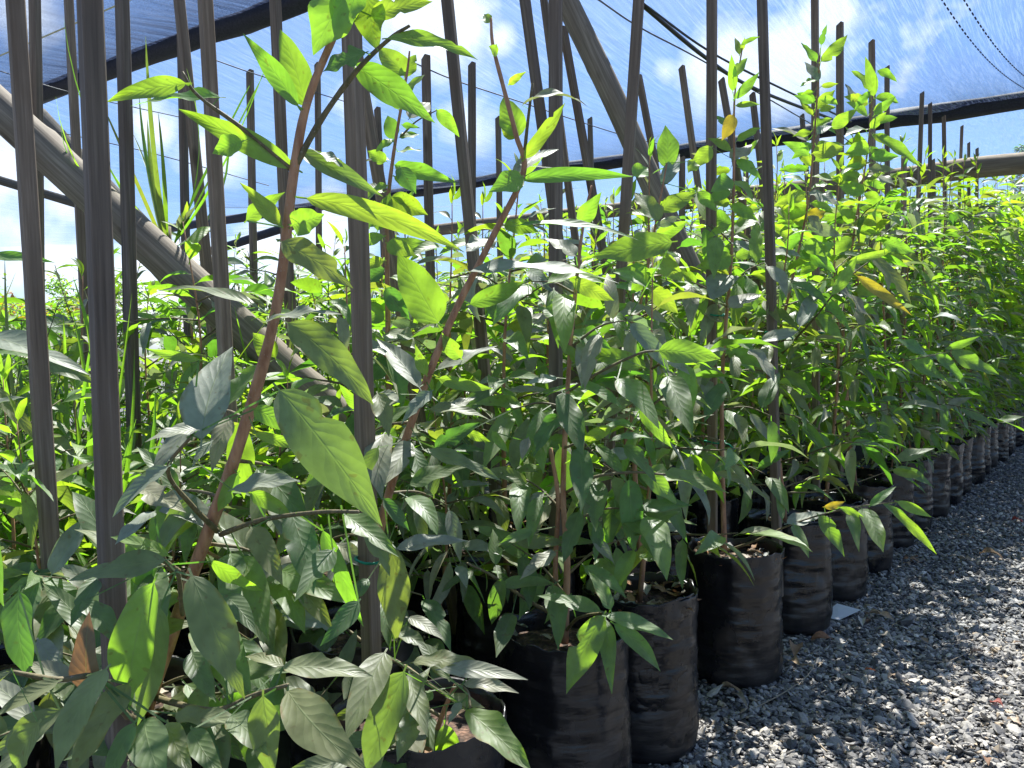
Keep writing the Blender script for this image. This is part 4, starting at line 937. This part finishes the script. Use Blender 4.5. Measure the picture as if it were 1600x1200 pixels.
net_sheet('folded_net', 'dark gathered edge of shade net along the far beam on the right', 6.4, 10.2, -12, 8, sag=.24, mat='net3', dz=-.08, ny=20, rip=.12)
def wire(label, pts, rad, mat, name='wire', cat='wire'):
    T = Tubes(6); P = [Vector(p) for p in pts]; c = curve(P, 8) if len(P) > 2 else P
    T.add(c, rad); me = T.mesh(name, M[mat]); me.transform(Matrix.Translation(-P[0])); o = link(name, me); o.location = P[0]
    return tag(o, label, cat)
wire('thin wire slanting down across the four leftmost stakes', [at(-10, 108, 4.2), at(124, 148, 4.5), at(290, 185, 5)], .0028, 'wire')
wire('thin wire running from the slanting beam past the slim stake top', [at(325, 90, 4.6), at(412, 120, 5), at(560, 165, 5.6)], .0035, 'wire')
wire('long thin wire crossing the top centre behind the leaning stakes', [at(625, 88, 4.6), at(702, 122, 5), at(785, 150, 5.6), at(969, 210, 7), at(1060, 232, 8)], .0042, 'wire')
wire('thin lower wire behind the left stakes', [at(85, 205, 4.5), at(240, 240, 5), at(420, 290, 6)], .003, 'wire')
wire('thin wire running from the top edge down to the forked leafy tip', [at(930, -4, 4.2), at(1000, 43, 4.8), at(1105, 99, 5.5), at(1275, 198, 7.5)], .005, 'wire')
wire('thick black cable running down from the top centre to the far beam', [at(990, -4, 4.4), at(1105, 92, 5.2), at(1183, 140, 6.2), at(1300, 186, 8)], .013, 'cable', 'cable', 'cable')
wire('black cable loosely twisted beside the thick cable', [at(1000, 2, 4.4), at(1105, 78, 5.3), at(1200, 128, 6.2), at(1330, 190, 8)], .008, 'cable', 'cable', 'cable')
# dashed double seam of the net, toward the far right
for sx in (-.92, -.80):
    T = Tubes(4); y = 4.4; n = 0
    while y < 10.1:
        zz = lambda q: roofz(q)[0]-.28*math.sin(PI*(q-4.3)/5.95)-.03
        T.add([(sx+.09*(y-6.4), y, zz(y)), (sx+.09*(y-6.36), y+.045, zz(y+.045))], .006); y += .09
    o = link('net_seam', T.mesh('net_seam', M['seam'])); tag(o, ('left' if sx < -.85 else 'right')+' stitch line of the dashed double seam at the top right', 'net seam', 'stitched seams of the net')
for yy_, mt, lb in ((2.6, 'yellow_thread', 'pale yellow thread along the net above the slanting beam'), (2.05, 'seam', 'dark stitched line along the net in the top left corner'), (3.3, 'yellow_thread', 'second pale thread just above the slanting beam')):
    wire(lb, [(x, yy_, roofz(yy_)[0]-.16*math.sin(PI*(yy_+1.7)/6)-.16-.02*math.sin(x)) for x in (-12, -9, -6, -4, -2, 0)], .006, mt, 'net_seam', 'net seam')
# ------------------------------------------------------------ litter on the path
def gpt(px, py):
    v = (at(px, py, 1)-CO); k = -CO.z/v.z; return CO+v*k
FL = [(1240,1018,1244,1048,20,(.30,.2,.12),'curled pale brown fallen leaf standing against the bag above the small card side'),
      (1268,1010,1305,1008,14,(.28,.13,.06),'dark tan fallen leaf lying flat beside the bag by the white card'),
      (1352,968,1400,978,14,(.4,.3,.2),'long pale tan fallen leaf right of the white card'),
      (1372,1000,1396,1012,13,(.5,.42,.33),'cream fallen leaf on sunlit gravel below the long tan leaf'),
      (1345,975,1348,988,9,(.5,.45,.38),'tiny pale fallen leaf next to the white card'),
      (1125,1084,1165,1098,12,(.36,.26,.17),'tan fallen leaf at the foot of the upright littered bag'),
      (1150,1095,1170,1120,8,(.4,.3,.2),'narrow tan fallen leaf trailing from the bag foot'),
      (1232,1040,1250,1050,12,(.38,.25,.13),'small brown fallen leaf below the curled one'),
      (1412,880,1436,884,10,(.34,.2,.12),'brown fallen leaf near the bags further up the path'),
      (1530,872,1572,878,12,(.32,.2,.1),'brown fallen leaf in the shade at the right of the path'),
      (1500,880,1520,884,9,(.45,.35,.25),'light fallen leaf left of the brown one in the shade'),
      (1582,818,1600,822,7,(.42,.08,.06),'reddish fallen leaf at the right edge of the path'),
      (1350,1057,1372,1060,7,(.3,.1,.04),'rust brown fallen leaf in the middle of the path shade'),
      (1520,1028,1538,1030,7,(.5,.28,.16),'orange tan chip of leaf on the right sunlit gravel'),
      (1548,1108,1570,1116,10,(.3,.09,.07),'dark red fallen leaf at the lower right'),
      (1574,1135,1592,1142,9,(.6,.42,.28),'peach fallen leaf near the lower right corner')]
for i, (bx, by, tx, ty, wp, c, lab) in enumerate(FL):
    r = random.Random(900+i); B = gpt(bx, by); E = gpt(tx, ty); L = Leaves(9, 6, .05); TINT['tmp'] = (c, c)
    a = E-B; ln = a.length; W = max(wp/F*(B-CO).length, .018)
    L.add((0, 0, .018), a.normalized()+UP*.05, (r.uniform(-.3, .3), r.uniform(-.3, .3), 1), min(max(ln, .045), .14), min(W*1.2, .06), r.uniform(.6, 1.6), r.uniform(-.5, .5), .5, .35, r.uniform(-.8, .8), 'tmp', r=r)
    o = link('fallen_leaf', L.mesh('fallen_leaf', M['dry'])); o.location = (B.x, B.y, .006); tag(o, lab, 'fallen leaf', 'fallen leaves on the gravel')
M['dtwig'] = simple('dry_twig', (.32, .25, .17))
# rest of the litter further up the path and between bags
Lf = []
for k in range(3):
    L = Leaves(7, 5, .05); c = [(.34, .22, .13), (.42, .33, .24), (.25, .12, .06)][k]; TINT['tmp'] = (c, c); L.add((0, 0, .016), (1, 0, .08), (.2, .1, 1), .06, .026, 1.2, .3, .5, .35, .6, 'tmp'); Lf.append(L.mesh('fallen_leaf', M['dry']))
r = random.Random(44)
for k in range(46):
    y = r.uniform(1.6, 9); x = -.93+abs(r.gauss(0, .22))+(r.random() < .2)*r.uniform(0, 1.2)
    o = link('fallen_leaf', Lf[k % 3]); o.location = (x, y, .006); o.rotation_euler = (r.uniform(-.2, .2), r.uniform(-.2, .2), r.uniform(0, 6.3)); o.scale = (r.uniform(.5, 1.1),)*3
    tag(o, 'small dry brown leaf scrap scattered on the gravel along the bags', 'fallen leaf', 'scattered leaf scraps on the gravel')
# white card
me = bpy.data.meshes.new('plant_card'); c0 = gpt(1283, 967); cs = [gpt(*p)-c0 for p in ((1283, 970), (1310, 978), (1345, 963), (1308, 954))]
V = [(p.x, p.y, .022+.004*k) for k, p in enumerate(cs)]+[(p.x, p.y, .0235+.004*k) for k, p in enumerate(cs)]
me.from_pydata(V, [], [(3, 2, 1, 0), (4, 5, 6, 7), (0, 1, 5, 4), (1, 2, 6, 5), (2, 3, 7, 6), (3, 0, 4, 7)]); me.materials.append(M['card']); me.update()
o = link('plant_card', me); o.location = (c0.x, c0.y, 0); tag(o, 'small blank white card lying on the gravel at the foot of a bag', 'card')
for lab, pts in (('long thin dry twig lying on the gravel beside the upright littered bag', [(1180, 1115), (1225, 1093), (1262, 1068), (1276, 1042)]),
                 ('pale thin straw stalk lying across the sunlit gravel', [(1440, 1040), (1480, 1043), (1515, 1030)]),
                 ('short pale twig near the bottom edge of the path', [(1272, 1160), (1285, 1180), (1292, 1190)])):
    T = Tubes(5); P = [gpt(*p)+UP*(.02+.006*k) for k, p in enumerate(pts)]; T.add(curve(P, 4), .0022); me = T.mesh('twig', M['dtwig'])
    me.transform(Matrix.Translation(-P[0])); o = link('twig', me); o.location = P[0]; tag(o, lab, 'twig', 'dry twigs on the gravel')
# ------------------------------------------------------------ distant vegetation
def bush_mesh(seed, W, H, n, lsz, kinds):
    r = random.Random(seed); L = Leaves(3, 3, .02)
    cl = [(r.uniform(-W, W), r.uniform(-W, W), H*(.35+.6*r.random()), r.uniform(.3, .55)*W) for _ in range(11)]
    for k in range(n):
        cx, cy, cz, cr = r.choice(cl); d = Vector((r.gauss(0, 1), r.gauss(0, 1), r.gauss(0, 1))).normalized()*cr*r.random()**.4
        p = Vector((cx, cy, cz))+Vector((d.x, d.y, d.z*.8)); p.z = max(p.z, .1)
        a = Vector((r.uniform(-1, 1), r.uniform(-1, 1), r.uniform(-.6, .6)))
        L.add(p, a, (r.uniform(-1, 1), r.uniform(-1, 1), 1), lsz*r.uniform(.7, 1.3), lsz*.45, .5, 0, .2, .1, 0, r.choice(kinds), r=r)
    T = Tubes(6)
    for c in cl:
        T.add([(0, 0, 0), (c[0]*.35, c[1]*.35, c[2]*.5), (c[0], c[1], c[2])], [.03*H/2, .02*H/2, .006])
    return T.mesh('trunk', M['twig']), L.mesh('crown')
b1 = [bush_mesh(600+i, .9, 2.1, 1500, .09, k) for i, k in enumerate(('gygo', 'ygnYgb', 'gdgy'))]
def bush(ms, loc, sc, label, nm='shrub', cat='shrub', grp='shrubs beyond the block'):
    t_ = thing(nm, label, cat, loc, random.uniform(0, 6), grp); t_.scale = (sc,)*3
    link('trunk', ms[0], t_); link('crown', ms[1], t_); return t_
def gat(px, d): p = at(px, 600, d); return (p.x, p.y, 0)
bush(b1[1], gat(30, 9.5), 1.05, 'shrub with orange-tinged leaves in the bright gap between the two leftmost stakes')
bush(b1[0], gat(85, 11), 1.0, 'pale green shrub beside the orange-tinged one at the far left')
bush(b1[0], gat(-60, 12), 1.1, 'green shrub at the left edge beyond the stakes')
bush(b1[2], gat(830, 16), 1.5, 'sunlit shrub far behind, between the straight brown stake and the bare-tipped sapling')
bush(b1[0], gat(1110, 18), 1.7, 'far shrub rising under the dark beam behind the reddish stake')
big = [bush_mesh(650+i, 2.4, 6, 3200, .28, 'gdg') for i in range(3)]
FT = [(-150, 45), (40, 55), (160, 48), (300, 60), (420, 52), (560, 58), (700, 50), (860, 60), (1010, 55), (1180, 62), (1350, 58), (1500, 50), (1650, 45)]
for i, (px, d) in enumerate(FT):
    bush(big[i % 3], gat(px, d), random.uniform(.7, 1.0), 'distant round-crowned tree on the skyline beyond the nursery', 'distant_tree', 'tree', 'distant trees on the skyline')
# conical far trees at the right edge
def conifer(seed, H):
    r = random.Random(seed); L = Leaves(3, 3, .02); T = Tubes(7); T.add([(0, 0, 0), (0, 0, H)], [.2, .03])
    for k in range(2600):
        z = H*(.12+.88*r.random()**1.1); rad = (1-z/H)*H*.17*r.random()**.5+.1; a = r.uniform(0, 6.28)
        L.add((rad*math.cos(a), rad*math.sin(a), z), (math.cos(a), math.sin(a), r.uniform(-.5, .4)), (0, 0, 1), .45, .16, .4, 0, .1, .1, 0, 'd', r=r)
    return T.mesh('trunk', M['twig']), L.mesh('crown')
cf = conifer(3, 15)
for px, d, s_, lb in ((1588, 46, .85, 'faint conical tree seen through the net at the right edge'), (1625, 44, .8, 'second conical tree at the right edge, partly out of frame')):
    bush(cf, gat(px, d), s_, lb, 'conifer', 'tree', 'conical trees beyond the net')
for o in bpy.data.objects:
    if 'label' in o.keys() and len(o['label'].split()) > 16: print('LONG', len(o['label'].split()), o['label'])
print('objects', len(bpy.data.objects), 'meshes', len(bpy.data.meshes))
